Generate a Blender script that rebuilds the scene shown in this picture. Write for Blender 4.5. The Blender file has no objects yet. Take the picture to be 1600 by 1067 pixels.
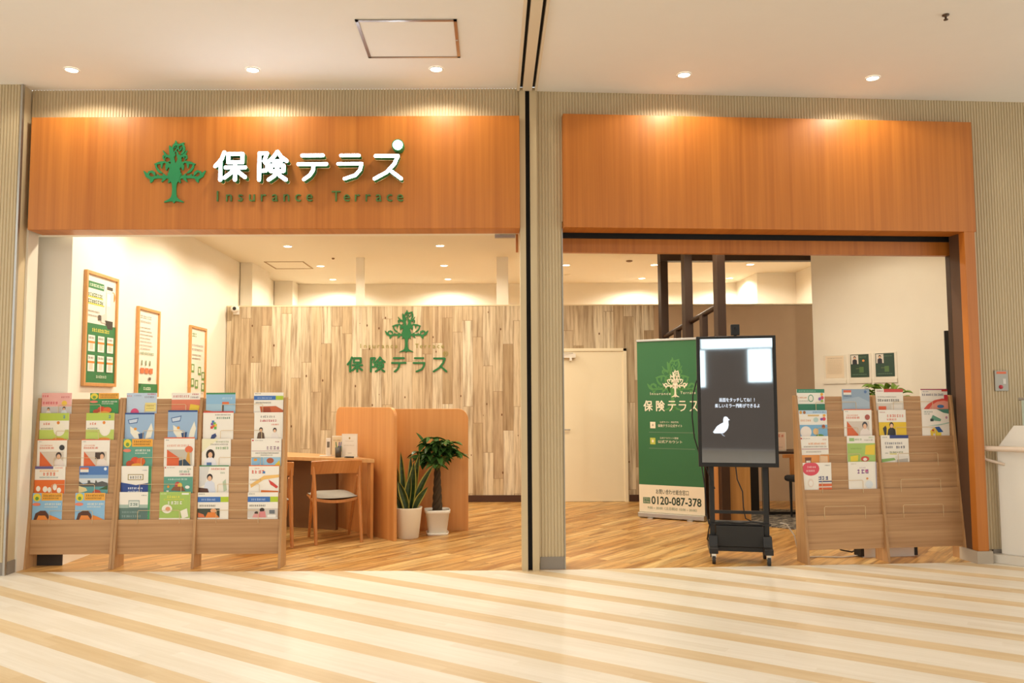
import bpy, bmesh, math, random
from mathutils import Matrix, Vector
random.seed(7)
SC = bpy.context.scene
COL = SC.collection
PI = math.pi

# ------------------------------------------------------------------ camera
EYE = 1.34
cam_d = bpy.data.cameras.new('camera')
cam = bpy.data.objects.new('camera', cam_d)
COL.objects.link(cam)
cam_d.sensor_width = 36.0
cam_d.lens = 36.0 * 1280.0 / 1600.0
cam_d.shift_x = 30.0 / 1600.0
cam_d.clip_end = 200
cam.matrix_world = Matrix.Translation((0, 0, EYE)) @ Matrix.Rotation(PI / 2 + math.atan(92 / 1280), 4, 'X') @ Matrix.Rotation(-0.0036, 4, 'Z')
SC.camera = cam
# survey directions: the photograph's own viewing axes, used only to measure real positions on known planes
SURVEY = Matrix.Rotation(PI / 2 + math.atan(92 / 1280), 3, 'X') @ Matrix.Rotation(-0.0036, 3, 'Z')

# ------------------------------------------------------------------ world, exposure
wd = bpy.data.worlds.new('world')
SC.world = wd
wd.use_nodes = True
bg = wd.node_tree.nodes['Background']
bg.inputs[0].default_value = (0.97, 1.0, 1.0, 1)
bg.inputs[1].default_value = 1.3
SC.view_settings.view_transform = 'Standard'
SC.view_settings.look = 'None'
SC.view_settings.exposure = 0.25
SC.view_settings.gamma = 1.0
SC.view_settings.use_curve_mapping = False
SC.render.film_transparent = False

MALL_FILL = (0.96, 0.98, 0.97)
SHOP_LAMP = (1.0, 0.91, 0.73)
P_WALLWASH = 27.0
P_MALL_FILL = 37.0
P_SHOP = 66.0
SIGN_GLOW = 15.0

# ------------------------------------------------------------------ colour and material helpers
def lin(h):
    if not isinstance(h, str):
        return tuple(h)
    v = [int(h[i:i + 2], 16) / 255 for i in (0, 2, 4)]
    return tuple(c / 12.92 if c <= 0.04045 else ((c + 0.055) / 1.055) ** 2.4 for c in v)

def new_mat(name):
    m = bpy.data.materials.new(name)
    m.use_nodes = True
    return m, m.node_tree, m.node_tree.nodes['Principled BSDF']

MATS = {}
def flat(name, hexc, rough=0.6, metal=0.0, emit=None, estr=0.0, spec=0.5, mottle=0.0):
    if name in MATS:
        return MATS[name]
    m, nt, b = new_mat(name)
    c = lin(hexc)
    b.inputs['Base Color'].default_value = (*c, 1)
    b.inputs['Roughness'].default_value = rough
    b.inputs['Metallic'].default_value = metal
    b.inputs['Specular IOR Level'].default_value = spec
    if emit is not None:
        b.inputs['Emission Color'].default_value = (*lin(emit), 1)
        b.inputs['Emission Strength'].default_value = estr
    if mottle:
        tc = nt.nodes.new('ShaderNodeTexCoord')
        n = nt.nodes.new('ShaderNodeTexNoise')
        n.inputs['Scale'].default_value = 6.0
        n.inputs['Detail'].default_value = 4.0
        nt.links.new(tc.outputs['Object'], n.inputs['Vector'])
        mx = nt.nodes.new('ShaderNodeMix')
        mx.data_type = 'RGBA'
        nt.links.new(n.outputs[0], mx.inputs[0])
        mx.inputs[6].default_value = (*[x * (1 - mottle) for x in c], 1)
        mx.inputs[7].default_value = (*[min(1, x * (1 + mottle)) for x in c], 1)
        nt.links.new(mx.outputs[2], b.inputs['Base Color'])
    MATS[name] = m
    return m

def ink(hexc):
    return flat('ink_' + hexc, hexc, 0.45)

class N:
    """tiny node helper"""
    def __init__(s, nt):
        s.nt = nt
    def new(s, t, **k):
        n = s.nt.nodes.new(t)
        for a, v in k.items():
            setattr(n, a, v)
        return n
    def put(s, sock, v):
        if hasattr(v, 'links') or isinstance(v, bpy.types.NodeSocket):
            s.nt.links.new(v, sock)
        else:
            sock.default_value = v
    def math(s, op, a, b=0.0, c=None):
        n = s.new('ShaderNodeMath', operation=op)
        s.put(n.inputs[0], a)
        s.put(n.inputs[1], b)
        if c is not None:
            s.put(n.inputs[2], c)
        return n.outputs[0]
    def comb(s, x, y, z=0.0):
        n = s.new('ShaderNodeCombineXYZ')
        for i, v in enumerate((x, y, z)):
            s.put(n.inputs[i], v)
        return n.outputs[0]
    def noise(s, vec, scale=1.0, detail=3.0, rough=0.55):
        n = s.new('ShaderNodeTexNoise')
        n.inputs['Scale'].default_value = scale
        n.inputs['Detail'].default_value = detail
        n.inputs['Roughness'].default_value = rough
        s.put(n.inputs['Vector'], vec)
        return n.outputs[0]
    def white(s, vec):
        n = s.new('ShaderNodeTexWhiteNoise', noise_dimensions='2D')
        s.put(n.inputs['Vector'], vec)
        return n.outputs['Value']
    def ramp(s, fac, stops):
        n = s.new('ShaderNodeValToRGB')
        cr = n.color_ramp
        while len(cr.elements) < len(stops):
            cr.elements.new(0.5)
        for e, (p, c) in zip(cr.elements, stops):
            e.position = p
            e.color = (*lin(c), 1)
        s.put(n.inputs[0], fac)
        return n.outputs[0]
    def mix(s, fac, a, b, mode='MIX'):
        n = s.new('ShaderNodeMix', data_type='RGBA', blend_type=mode)
        s.put(n.inputs[0], fac)
        for i, v in ((6, a), (7, b)):
            if isinstance(v, (tuple, str)):
                n.inputs[i].default_value = (*lin(v), 1)
            else:
                s.put(n.inputs[i], v)
        return n.outputs[2]
    def axes(s, u, v):
        """coordinates along two object-space directions"""
        tc = s.new('ShaderNodeTexCoord')
        out = []
        for d in (u, v):
            n = s.new('ShaderNodeVectorMath', operation='DOT_PRODUCT')
            s.put(n.inputs[0], tc.outputs['Object'])
            n.inputs[1].default_value = d
            out.append(n.outputs['Value'])
        return out

def grain_wood(name, u, v, light, dark, su=1.2, sv=40.0, rough=0.45, contrast=0.5, bump=0.0, broad=6.0):
    """veneer: grain runs along u, varies across v"""
    m, nt, b = new_mat(name)
    k = N(nt)
    a, c = k.axes(u, v)
    fine = k.noise(k.comb(k.math('MULTIPLY', a, su), k.math('MULTIPLY', c, sv)), 1.0, 5.0)
    wide = k.noise(k.comb(k.math('MULTIPLY', a, su * 0.35), k.math('MULTIPLY', c, broad)), 1.0, 2.0)
    f = k.math('ADD', k.math('MULTIPLY', fine, contrast), k.math('MULTIPLY', wide, 1 - contrast))
    col = k.ramp(f, [(0.32, dark), (0.68, light)])
    nt.links.new(col, b.inputs['Base Color'])
    b.inputs['Roughness'].default_value = rough
    MATS[name] = m
    return m

def plank_mat(name, u, v, width, length, tones, dark, rough=0.4, grain=30.0, knots=0.0, seam=0.012, streak=0.5, warp=0.0):
    """planks running along u, laid side by side along v, each with its own tone"""
    m, nt, b = new_mat(name)
    k = N(nt)
    a, c = k.axes(u, v)
    row_f = k.math('DIVIDE', c, width)
    row = k.math('FLOOR', row_f)
    off = k.white(k.comb(row, 3.7))
    along = k.math('ADD', k.math('DIVIDE', a, length), k.math('MULTIPLY', off, 7.0))
    pid = k.math('FLOOR', along)
    tone = k.white(k.comb(k.math('ADD', row, 0.31), k.math('ADD', pid, 0.17)))
    base = k.ramp(tone, [(i / (len(tones) - 1), t) for i, t in enumerate(tones)])
    sh = k.math('MULTIPLY', tone, 37.0)
    g = k.noise(k.comb(k.math('MULTIPLY', a, 1.6), k.math('ADD', k.math('MULTIPLY', c, grain), sh), sh), 1.0, 5.0, 0.6)
    gm = k.new('ShaderNodeMapRange')
    k.put(gm.inputs[0], g)
    gm.inputs[1].default_value = 0.42
    gm.inputs[2].default_value = 0.72
    col = k.mix(k.math('MULTIPLY', gm.outputs[0], streak), base, dark)
    if knots:
        vo = k.new('ShaderNodeTexVoronoi')
        vo.inputs['Scale'].default_value = 1.0
        k.put(vo.inputs['Vector'], k.comb(k.math('MULTIPLY', a, 5.0), k.math('MULTIPLY', c, 9.0), 0.0))
        sp = k.math('LESS_THAN', vo.outputs['Distance'], 0.085)
        pick = k.math('GREATER_THAN', k.white(k.comb(row, k.math('FLOOR', k.math('MULTIPLY', a, 2.1)))), 0.45)
        col = k.mix(k.math('MULTIPLY', k.math('MULTIPLY', sp, pick), knots), col, '6E4A2A')
    fr = k.math('FRACT', row_f)
    fa = k.math('FRACT', along)
    edge = k.math('MAXIMUM', k.math('LESS_THAN', fr, seam), k.math('LESS_THAN', fa, seam * width / length * 1.4))
    col = k.mix(k.math('MULTIPLY', edge, 0.55), col, dark)
    nt.links.new(col, b.inputs['Base Color'])
    b.inputs['Roughness'].default_value = rough
    MATS[name] = m
    return m

# ------------------------------------------------------------------ mesh helpers
class MB:
    def __init__(s):
        s.v, s.f, s.m = [], [], []
        s.smooth = set()
    def add(s, vs, fs, mi=0, smooth=False):
        o = len(s.v)
        s.v += [tuple(p) for p in vs]
        for f in fs:
            if smooth:
                s.smooth.add(len(s.f))
            s.f.append(tuple(i + o for i in f))
            s.m.append(mi)
        return s
    def box(s, x0, x1, y0, y1, z0, z1, mi=0):
        x0, x1 = min(x0, x1), max(x0, x1)
        y0, y1 = min(y0, y1), max(y0, y1)
        z0, z1 = min(z0, z1), max(z0, z1)
        vs = [(x0, y0, z0), (x1, y0, z0), (x1, y1, z0), (x0, y1, z0), (x0, y0, z1), (x1, y0, z1), (x1, y1, z1), (x0, y1, z1)]
        return s.add(vs, [(0, 3, 2, 1), (4, 5, 6, 7), (0, 1, 5, 4), (1, 2, 6, 5), (2, 3, 7, 6), (3, 0, 4, 7)], mi)
    def prism(s, pts, a, b, axis='y', mi=0):
        """polygon pts (2-D) extruded from a to b along an axis: y -> (x,z), x -> (y,z), z -> (x,y)"""
        n = len(pts)
        def P(p, t):
            if axis == 'y':
                return (p[0], t, p[1])
            if axis == 'x':
                return (t, p[0], p[1])
            return (p[0], p[1], t)
        ar = sum(pts[i][0] * pts[(i + 1) % n][1] - pts[(i + 1) % n][0] * pts[i][1] for i in range(n))
        if (ar > 0) != (axis in 'xz'):
            pts = pts[::-1]
        lo, hi = min(a, b), max(a, b)
        if axis == 'y':
            pass
        vs = [P(p, lo) for p in pts] + [P(p, hi) for p in pts]
        fs = [tuple(range(n - 1, -1, -1)), tuple(range(n, 2 * n))]
        fs += [(i, (i + 1) % n, n + (i + 1) % n, n + i) for i in range(n)]
        if axis == 'y':
            fs = [f for f in fs]
        return s.add(vs, fs, mi)
    def tube(s, pts, r, mi=0, n=10, caps=True):
        pts = [Vector(p) for p in pts]
        rs = r if isinstance(r, (list, tuple)) else [r] * len(pts)
        vs, fs = [], []
        up = Vector((0, 0, 1))
        prev = None
        for i, p in enumerate(pts):
            d = (pts[min(i + 1, len(pts) - 1)] - pts[max(i - 1, 0)]).normalized()
            if prev is None:
                ref = up if abs(d.z) < 0.95 else Vector((1, 0, 0))
                a = d.cross(ref).normalized()
            else:
                a = (prev - d * prev.dot(d)).normalized()
            prev = a
            b = d.cross(a)
            for j in range(n):
                t = 2 * PI * j / n
                vs.append(p + (a * math.cos(t) + b * math.sin(t)) * rs[i])
        for i in range(len(pts) - 1):
            for j in range(n):
                fs.append((i * n + j, i * n + (j + 1) % n, (i + 1) * n + (j + 1) % n, (i + 1) * n + j))
        s.add(vs, fs, mi, True)
        if caps:
            s.add(vs[:n], [tuple(range(n - 1, -1, -1))], mi)
            s.add(vs[-n:], [tuple(range(n))], mi)
        return s
    def lathe(s, prof, cx=0, cy=0, n=40, mi=0, sq=None):
        """profile of (r, z); sq gives a rounded-square section"""
        vs, fs = [], []
        for r, z in prof:
            for j in range(n):
                t = 2 * PI * j / n
                c, q = math.cos(t), math.sin(t)
                if sq:
                    e = (abs(c) ** sq + abs(q) ** sq) ** (-1.0 / sq)
                    c, q = c * e, q * e
                vs.append((cx + r * c, cy + r * q, z))
        for i in range(len(prof) - 1):
            for j in range(n):
                fs.append((i * n + j, i * n + (j + 1) % n, (i + 1) * n + (j + 1) % n, (i + 1) * n + j))
        s.add(vs, fs, mi, True)
        return s
    def sphere(s, c, r, mi=0, n=14):
        rr = r if isinstance(r, (tuple, list)) else (r, r, r)
        vs, fs = [], []
        for i in range(n + 1):
            p = PI * i / n
            for j in range(2 * n):
                t = PI * j / n
                vs.append((c[0] + rr[0] * math.sin(p) * math.cos(t), c[1] + rr[1] * math.sin(p) * math.sin(t), c[2] - rr[2] * math.cos(p)))
        for i in range(n):
            for j in range(2 * n):
                fs.append((i * 2 * n + j, i * 2 * n + (j + 1) % (2 * n), (i + 1) * 2 * n + (j + 1) % (2 * n), (i + 1) * 2 * n + j))
        return s.add(vs, fs, mi, True)
    def build(s, name, mats, parent=None, bevel=0.0, loc=None, rz=None, fixn=True):
        me = bpy.data.meshes.new(name)
        me.from_pydata(s.v, [], s.f)
        mats = mats if isinstance(mats, (list, tuple)) else [mats]
        for m in mats:
            me.materials.append(m)
        for i, p in enumerate(me.polygons):
            p.material_index = s.m[i]
            p.use_smooth = i in s.smooth
        if fixn:
            bm = bmesh.new()
            bm.from_mesh(me)
            bmesh.ops.recalc_face_normals(bm, faces=bm.faces)
            bm.to_mesh(me)
            bm.free()
        me.update()
        o = bpy.data.objects.new(name, me)
        COL.objects.link(o)
        if parent is not None:
            o.parent = parent
        if loc is not None:
            o.location = loc
        if rz is not None:
            o.rotation_euler = (0, 0, rz)
        if bevel:
            md = o.modifiers.new('edge', 'BEVEL')
            md.width = bevel
            md.segments = 2
            md.limit_method = 'ANGLE'
        return o

def thing(name, label, cat, loc=(0, 0, 0), rz=0.0, group=None):
    o = bpy.data.objects.new(name, None)
    o.empty_display_size = 0.1
    COL.objects.link(o)
    o.location = loc
    o.rotation_euler = (0, 0, rz)
    return tag(o, label, cat, group)

def tag(o, label, cat, group=None):
    o['label'] = label
    o['category'] = cat
    if group:
        o['group'] = group
    return o

def struct(o, label=None):
    o['kind'] = 'structure'
    if label:
        o['label'] = label
    return o

def rounded(w, h, r, corners=(1, 1, 1, 1), n=8, x0=0.0, z0=0.0):
    """rounded rectangle outline; corners = BL, BR, TR, TL"""
    pts = []
    for i, (cx, cz, a0) in enumerate(((r, r, PI), (w - r, r, 1.5 * PI), (w - r, h - r, 0), (r, h - r, 0.5 * PI))):
        if corners[i]:
            for j in range(n + 1):
                t = a0 + 0.5 * PI * j / n
                pts.append((x0 + cx + r * math.cos(t), z0 + cz + r * math.sin(t)))
        else:
            pts.append((x0 + (0 if i in (0, 3) else w), z0 + (0 if i < 2 else h)))
    return pts

# ------------------------------------------------------------------ text
def text_mesh(txt, bold=0.0, space=1.0):
    cu = bpy.data.curves.new('lettering', 'FONT')
    cu.body = txt
    cu.size = 1.0
    cu.offset = bold
    cu.space_character = space
    cu.resolution_u = 3
    cu.fill_mode = 'NONE' if False else 'BOTH'
    ob = bpy.data.objects.new('lettering', cu)
    COL.objects.link(ob)
    dg = bpy.context.evaluated_depsgraph_get()
    me = bpy.data.meshes.new_from_object(ob.evaluated_get(dg))
    vs = [tuple(v.co) for v in me.vertices]
    fs = [tuple(p.vertices) for p in me.polygons]
    bpy.data.objects.remove(ob)
    bpy.data.curves.remove(cu)
    bpy.data.meshes.remove(me)
    return vs, fs

TXT = {}
def text_into(mb, txt, x0, x1, z0, z1, y, mi=0, bold=0.0, space=1.0, depth=0.0, side_mi=None):
    """lettering fitted to a box in the local x-z plane, front at y (towards -y)"""
    key = (txt, bold, space)
    if key not in TXT:
        TXT[key] = text_mesh(txt, bold, space)
    vs, fs = TXT[key]
    if not vs:
        return
    ax, bx = min(v[0] for v in vs), max(v[0] for v in vs)
    az, bz = min(v[1] for v in vs), max(v[1] for v in vs)
    P = [(x0 + (v[0] - ax) / (bx - ax) * (x1 - x0), y, z0 + (v[1] - az) / (bz - az) * (z1 - z0)) for v in vs]
    if not depth:
        mb.add(P, fs, mi)
        return
    mb.add(P, fs, mi)
    # side walls from boundary edges
    cnt = {}
    for f in fs:
        for i in range(len(f)):
            e = (f[i], f[(i + 1) % len(f)])
            kk = (round(P[e[0]][0], 6), round(P[e[0]][2], 6)), (round(P[e[1]][0], 6), round(P[e[1]][2], 6))
            cnt.setdefault(frozenset(kk), []).append(e)
    vv, ff = [], []
    for kk, es in cnt.items():
        if len(es) == 1 and len(kk) == 2:
            a, b = P[es[0][0]], P[es[0][1]]
            o = len(vv)
            vv += [a, b, (b[0], y + depth, b[2]), (a[0], y + depth, a[2])]
            ff.append((o, o + 1, o + 2, o + 3))
    mb.add(vv, ff, mi if side_mi is None else side_mi)

# ------------------------------------------------------------------ the tree emblem, drawn as tapering strokes
TREE_L = [
    [(520, 645, 64), (440, 622, 34), (360, 622, 32), (280, 622, 30), (190, 640, 36), (130, 600, 44), (100, 560, 24), (78, 530, 6)],
    [(225, 632, 24), (200, 665, 46), (186, 706, 6)],
    [(140, 600, 26), (160, 550, 24), (200, 540, 28), (235, 565, 36), (255, 605, 8)],
    [(310, 618, 34), (282, 580, 6)],
    [(400, 618, 44), (372, 570, 6)],
    [(400, 635, 44), (352, 694, 6)],
    [(480, 620, 46), (442, 570, 6)],
    [(490, 655, 50), (452, 708, 6)],
    [(520, 540, 46), (480, 480, 34), (430, 425, 24), (395, 402, 22), (310, 418, 28), (234, 437, 8)],
    [(262, 432, 20), (268, 480, 22), (295, 525, 26), (330, 550, 28), (362, 566, 6)],
    [(348, 425, 34), (345, 496, 6)],
    [(425, 440, 30), (428, 480, 38), (418, 526, 6)],
    [(500, 350, 40), (450, 322, 30), (400, 306, 24), (372, 318, 22), (372, 350, 22), (398, 378, 8)],
    [(408, 305, 26), (362, 238, 6)],
    [(505, 440, 24), (468, 444, 20), (440, 405, 14), (478, 395, 10), (492, 360, 18)],
    [(400, 345, 10), (425, 318, 16)],
    [(530, 480, 70), (515, 400, 50), (500, 330, 46), (488, 260, 46), (474, 205, 34), (458, 165, 8)],
]
TREE_R = [
    [(575, 480, 70), (612, 400, 60), (616, 360, 46), (590, 318, 26), (580, 270, 20), (555, 240, 18), (530, 270, 16), (545, 310, 14)],
    [(535, 330, 12), (515, 250, 14), (505, 205, 18), (520, 175, 22), (545, 150, 34), (560, 125, 24), (550, 92, 6)],
    [(555, 155, 22), (615, 156, 24), (650, 140, 20), (685, 126, 6)],
    [(655, 140, 24), (678, 190, 26), (680, 235, 30), (660, 275, 24), (635, 290, 8)],
    [(590, 160, 12), (590, 205, 16), (612, 240, 18), (640, 215, 12), (640, 185, 10)],
    [(555, 245, 14), (575, 205, 10), (555, 185, 8), (530, 205, 8)],
    [(600, 300, 12), (635, 320, 14), (650, 340, 18)],
]
def tree_polys():
    out = []
    def strip(st):
        L, R = [], []
        for i, (x, y, w) in enumerate(st):
            a = st[max(i - 1, 0)]
            b = st[min(i + 1, len(st) - 1)]
            dx, dy = b[0] - a[0], b[1] - a[1]
            l = math.hypot(dx, dy) or 1
            w = w * 1.18 + 3
            nx, ny = -dy / l * w / 2, dx / l * w / 2
            L.append((x + nx, y + ny))
            R.append((x - nx, y - ny))
        for i in range(len(st) - 1):
            out.append([L[i], L[i + 1], R[i + 1], R[i]])
    for st in TREE_L:
        strip(st)
        if st[0] != (530, 480, 70):
            strip([(1092 - x, y, w) for x, y, w in st])
    for st in TREE_R:
        strip(st)
    strip([(546, 975, 96), (546, 935, 88), (546, 880, 56), (546, 800, 46), (546, 720, 60), (546, 670, 110), (546, 600, 150), (546, 540, 150), (546, 480, 100), (546, 440, 30)])
    for sg in (-1, 1):
        strip([(546 + sg * 20, 935, 50), (546 + sg * 70, 960, 28), (546 + sg * 145, 985, 10)])
    strip([(546, 960, 50), (546, 1000, 6)])
    return out
TP = tree_polys()

def tree_into(mb, x0, x1, z0, z1, y, depth=0.0, mi=0, thin=1.0):
    sx = (x1 - x0) / 936.0
    sz = (z1 - z0) / 908.0
    for k, p in enumerate(TP):
        dy = 0.00002 * k
        q = [(x0 + (a - 78) * sx, z1 - (b - 92) * sz) for a, b in p]
        if depth:
            mb.prism(q, y - dy, y + depth, 'y', mi)
        else:
            mb.add([(a, y, b) for a, b in q], [tuple(range(len(q)))], mi)

# the five shop-name characters as round-ended strokes on a 100 x 100 grid
KANJI = {
 '保': [[(31, 3), (23, 26), (4, 50)], [(20, 36), (20, 97)], [(44, 8), (88, 8), (88, 37), (44, 37), (44, 8)], [(66, 37), (66, 97)], [(36, 55), (97, 55)], [(65, 56), (53, 73), (33, 90)], [(67, 56), (79, 73), (97, 88)]],
 '険': [[(8, 8), (8, 97)], [(8, 8), (33, 8), (24, 34), (34, 46), (35, 58), (30, 66), (20, 67)], [(67, 3), (55, 20), (38, 36)], [(67, 3), (80, 20), (98, 34)], [(55, 35), (80, 35)], [(46, 49), (88, 49), (88, 68), (46, 68), (46, 49)], [(67, 36), (67, 68), (58, 84), (40, 97)], [(67, 68), (77, 84), (96, 97)]],
 'テ': [[(16, 8), (84, 8)], [(4, 40), (96, 40)], [(55, 41), (52, 64), (41, 83), (23, 97)]],
 'ラ': [[(14, 8), (82, 8)], [(4, 40), (92, 40), (86, 64), (68, 84), (28, 97)]],
 'ス': [[(8, 10), (84, 10), (72, 40), (46, 72), (5, 97)], [(54, 62), (74, 79), (95, 97)]],
}
def kanji_into(mb, ch, x0, x1, z0, z1, y, mi=0, depth=0.0, side_mi=None, wt=10.8):
    r = wt / 200.0
    sx, sz = (x1 - x0), (z1 - z0)
    k = 0
    for st in KANJI[ch]:
        P = [(wt / 2 + p[0] / 100 * (100 - wt), wt / 2 + p[1] / 100 * (100 - wt)) for p in st]
        P = [(x0 + a / 100 * sx, z1 - b_ / 100 * sz) for a, b_ in P]
        rx = r * (sx + sz) / 2
        shapes = []
        for i in range(len(P) - 1):
            (a0, b0), (a1, b1) = P[i], P[i + 1]
            l = math.hypot(a1 - a0, b1 - b0) or 1
            th = math.atan2(b1 - b0, a1 - a0)
            pts = [(a1 + rx * math.cos(th - PI / 2 + PI * j / 8), b1 + rx * math.sin(th - PI / 2 + PI * j / 8)) for j in range(9)]
            pts += [(a0 + rx * math.cos(th + PI / 2 + PI * j / 8), b0 + rx * math.sin(th + PI / 2 + PI * j / 8)) for j in range(9)]
            shapes.append(pts)
        for pts in shapes:
            yy = y - 0.00004 * k
            k += 1
            n = len(pts)
            mb.add([(p[0], yy, p[1]) for p in pts], [tuple(range(n))], mi)
            if depth:
                mb.add([(p[0], yy, p[1]) for p in pts] + [(p[0], y + depth, p[1]) for p in pts], [(i, (i + 1) % n, n + (i + 1) % n, n + i) for i in range(n)], mi if side_mi is None else side_mi)

GL = {}
def glyph_into(mb, ch, xc, zbase, cap, y, mi=0, depth=0.0):
    if 'H' not in GL:
        GL['H'] = text_mesh('H')
    ch_h = max(v[1] for v in GL['H'][0])
    if ch not in GL:
        GL[ch] = text_mesh(ch)
    vs, fs = GL[ch]
    k = cap / ch_h
    ax, bx = min(v[0] for v in vs), max(v[0] for v in vs)
    az, bz = min(v[1] for v in vs), max(v[1] for v in vs)
    TXT[(ch, 0.0, 1.0)] = (vs, fs)
    w = (bx - ax) * k / 2
    text_into(mb, ch, xc - w, xc + w, zbase + az * k, zbase + bz * k, y, mi, 0.0, 1.0, depth)

# ------------------------------------------------------------------ flat printing: brochures, posters, notices
def print_ops(mb, ops, X, Z, y, mats, step=0.00025):
    """ops in u (0-1 across) and v (0-1 down); X(u), Z(v) map to local metres; layers step towards -y"""
    def mi(c):
        if c not in mats:
            mats.append(c)
        return mats.index(c)
    for op in ops:
        y -= step
        k, c = op[0], op[-1]
        if k == 'r':
            _, u0, v0, u1, v1, _ = op
            mb.add([(X(u0), y, Z(v1)), (X(u1), y, Z(v1)), (X(u1), y, Z(v0)), (X(u0), y, Z(v0))], [(0, 1, 2, 3)], mi(c))
        elif k == 'e':
            _, cu, cv, ru, rv, _ = op
            n = 20
            pts = [(X(cu + ru * math.cos(2 * PI * i / n)), y, Z(max(0, min(1, cv + rv * math.sin(2 * PI * i / n))))) for i in range(n)]
            mb.add(pts, [tuple(range(n))], mi(c))
        elif k == 'p':
            pts = [(X(u), y, Z(v)) for u, v in op[1]]
            mb.add(pts, [tuple(range(len(pts)))], mi(c))
        elif k == 't':
            _, u0, v0, u1, v1, _ = op
            rnd = random.Random(int(u0 * 991 + v0 * 577 + u1 * 331))
            u = u0
            h = v1 - v0
            w = h * 0.8 * abs(Z(1) - Z(0)) / abs(X(1) - X(0))
            while u + w * 0.6 < u1:
                ww = w * rnd.choice((0.7, 0.9, 1.0))
                a = rnd.uniform(0, 0.3) * h
                for (p, q, r, s_) in ((0, a, 1, a + h * 0.24), (rnd.choice((0.1, 0.4, 0.7)), 0, 0, h), (0, h * 0.72, 1, h * 0.95)):
                    if r == 0:
                        uu0, uu1 = u + ww * p, u + ww * (p + 0.28)
                    else:
                        uu0, uu1 = u, u + ww * 0.9
                    mb.add([(X(uu0), y, Z(v0 + s_)), (X(uu1), y, Z(v0 + s_)), (X(uu1), y, Z(v0 + q)), (X(uu0), y, Z(v0 + q))], [(0, 1, 2, 3)], mi(c))
                    y -= 0.00001
                u += w * 1.25
        elif k == 'w':
            _, txt, u0, v0, u1, v1, _ = op
            text_into(mb, txt, X(u0), X(u1), Z(v1), Z(v0), y, mi(c), 0.012)
        elif k == 'person':
            _, cu, v0, s_, hair, _ = op
            a = abs(Z(1) - Z(0)) / abs(X(1) - X(0))
            sub = [('p', [(cu - 0.25 * s_ * a, 1), (cu - 0.19 * s_ * a, v0 + 0.33 * s_), (cu - 0.05 * s_ * a, v0 + 0.22 * s_), (cu + 0.05 * s_ * a, v0 + 0.22 * s_), (cu + 0.19 * s_ * a, v0 + 0.33 * s_), (cu + 0.25 * s_ * a, 1)], c),
                   ('e', cu, v0 + 0.10 * s_, 0.115 * s_ * a, 0.14 * s_, hair),
                   ('e', cu, v0 + 0.15 * s_, 0.08 * s_ * a, 0.105 * s_, 'E8B894')]
            y = print_ops(mb, sub, X, Z, y, mats, step)
    return y

# ================================================================== MATERIALS
M_white = flat('white_wall_paint', 'F4EDDF', 0.85, mottle=0.02)
M_ceilS = flat('shop_ceiling_paint', 'EFE6D2', 0.9)
M_ceilM = flat('mall_ceiling_paint', 'F0EBE4', 0.9, mottle=0.015)
M_rib = flat('beige_ribbed_panel', 'C7B38F', 0.55, mottle=0.03)
M_trim = flat('cream_joint_cover', 'C9B48E', 0.45)
M_black = flat('black_gap', '14110F', 0.8)
M_alu = flat('brushed_aluminium', 'B8B4AC', 0.35, 0.9)
M_steelgrey = flat('grey_base', '8E8478', 0.5)
M_darkbrown = flat('dark_brown_timber', '3A2518', 0.5, mottle=0.1)
M_base = flat('brown_baseboard', '4A2C1C', 0.55)
M_fabric = flat('taupe_fabric_panel', 'C0A486', 0.95, mottle=0.04)
M_doorw = flat('cream_door_paint', 'F2E3C3', 0.5)
M_fascia = grain_wood('orange_veneer', (0, 0, 1), (1, 0, 0), 'CC7E30', 'AB601D', 0.5, 26.0, 0.42, 0.55, broad=5.0)
M_booth = grain_wood('booth_veneer', (0, 0, 1), (1, 0, 0), 'E0A05E', 'CB8644', 0.7, 22.0, 0.42, 0.5, broad=7.0)
M_rack = grain_wood('rack_oak_foil', (1, 0, 0), (0, 0.3, 1), 'CDA274', 'A0744A', 1.1, 46.0, 0.55, 0.5, broad=12.0)
M_rackv = grain_wood('rack_oak_foil_upright', (0, 0, 1), (1, 1, 0), 'C89C6C', 'A0764A', 1.4, 50.0, 0.55, 0.6, broad=9.0)
M_frame = grain_wood('beech_frame', (0, 0, 1), (1, 1, 0), 'DCA568', 'C48A4C', 1.0, 60.0, 0.45)
M_chair = grain_wood('chair_oak', (0, 0, 1), (1, 1, 0), 'CF8C4C', 'AE6C30', 1.2, 50.0, 0.4)
M_desk = grain_wood('desk_oak', (1, 0, 0), (0, 1, 0), 'E0B078', 'C8935A', 1.2, 40.0, 0.4)
M_deskin = flat('desk_board_shaded', '75502E', 0.6, mottle=0.05)  # darkened so the board's colour carries the shade under the desk
M_counter = grain_wood('counter_ash', (0, 0, 1), (1, 1, 0), 'C99A5C', 'A97A3F', 1.0, 40.0, 0.45)
c45, s45 = math.cos(math.radians(51)), math.sin(math.radians(51))
M_floorS = plank_mat('shop_oak_floor', (c45, s45, 0), (-s45, c45, 0), 0.11, 1.1, ('D09A54', 'E2B26C', 'BC8440', 'E6BE7C', 'CA9450'), '7C4A1A', 0.36, 20.0, 0.0, 0.03, 0.95)
M_wood = plank_mat('whitewashed_planks', (0, 0, 1), (1, 0, 0), 0.135, 1.15, ('DAC7A6', 'C0A684', 'E2D2B4', 'CCB490', 'E8DABE', 'B29874', 'D8C29E'), '806242', 0.75, 28.0, 1.0, 0.035, 0.85)
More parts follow.
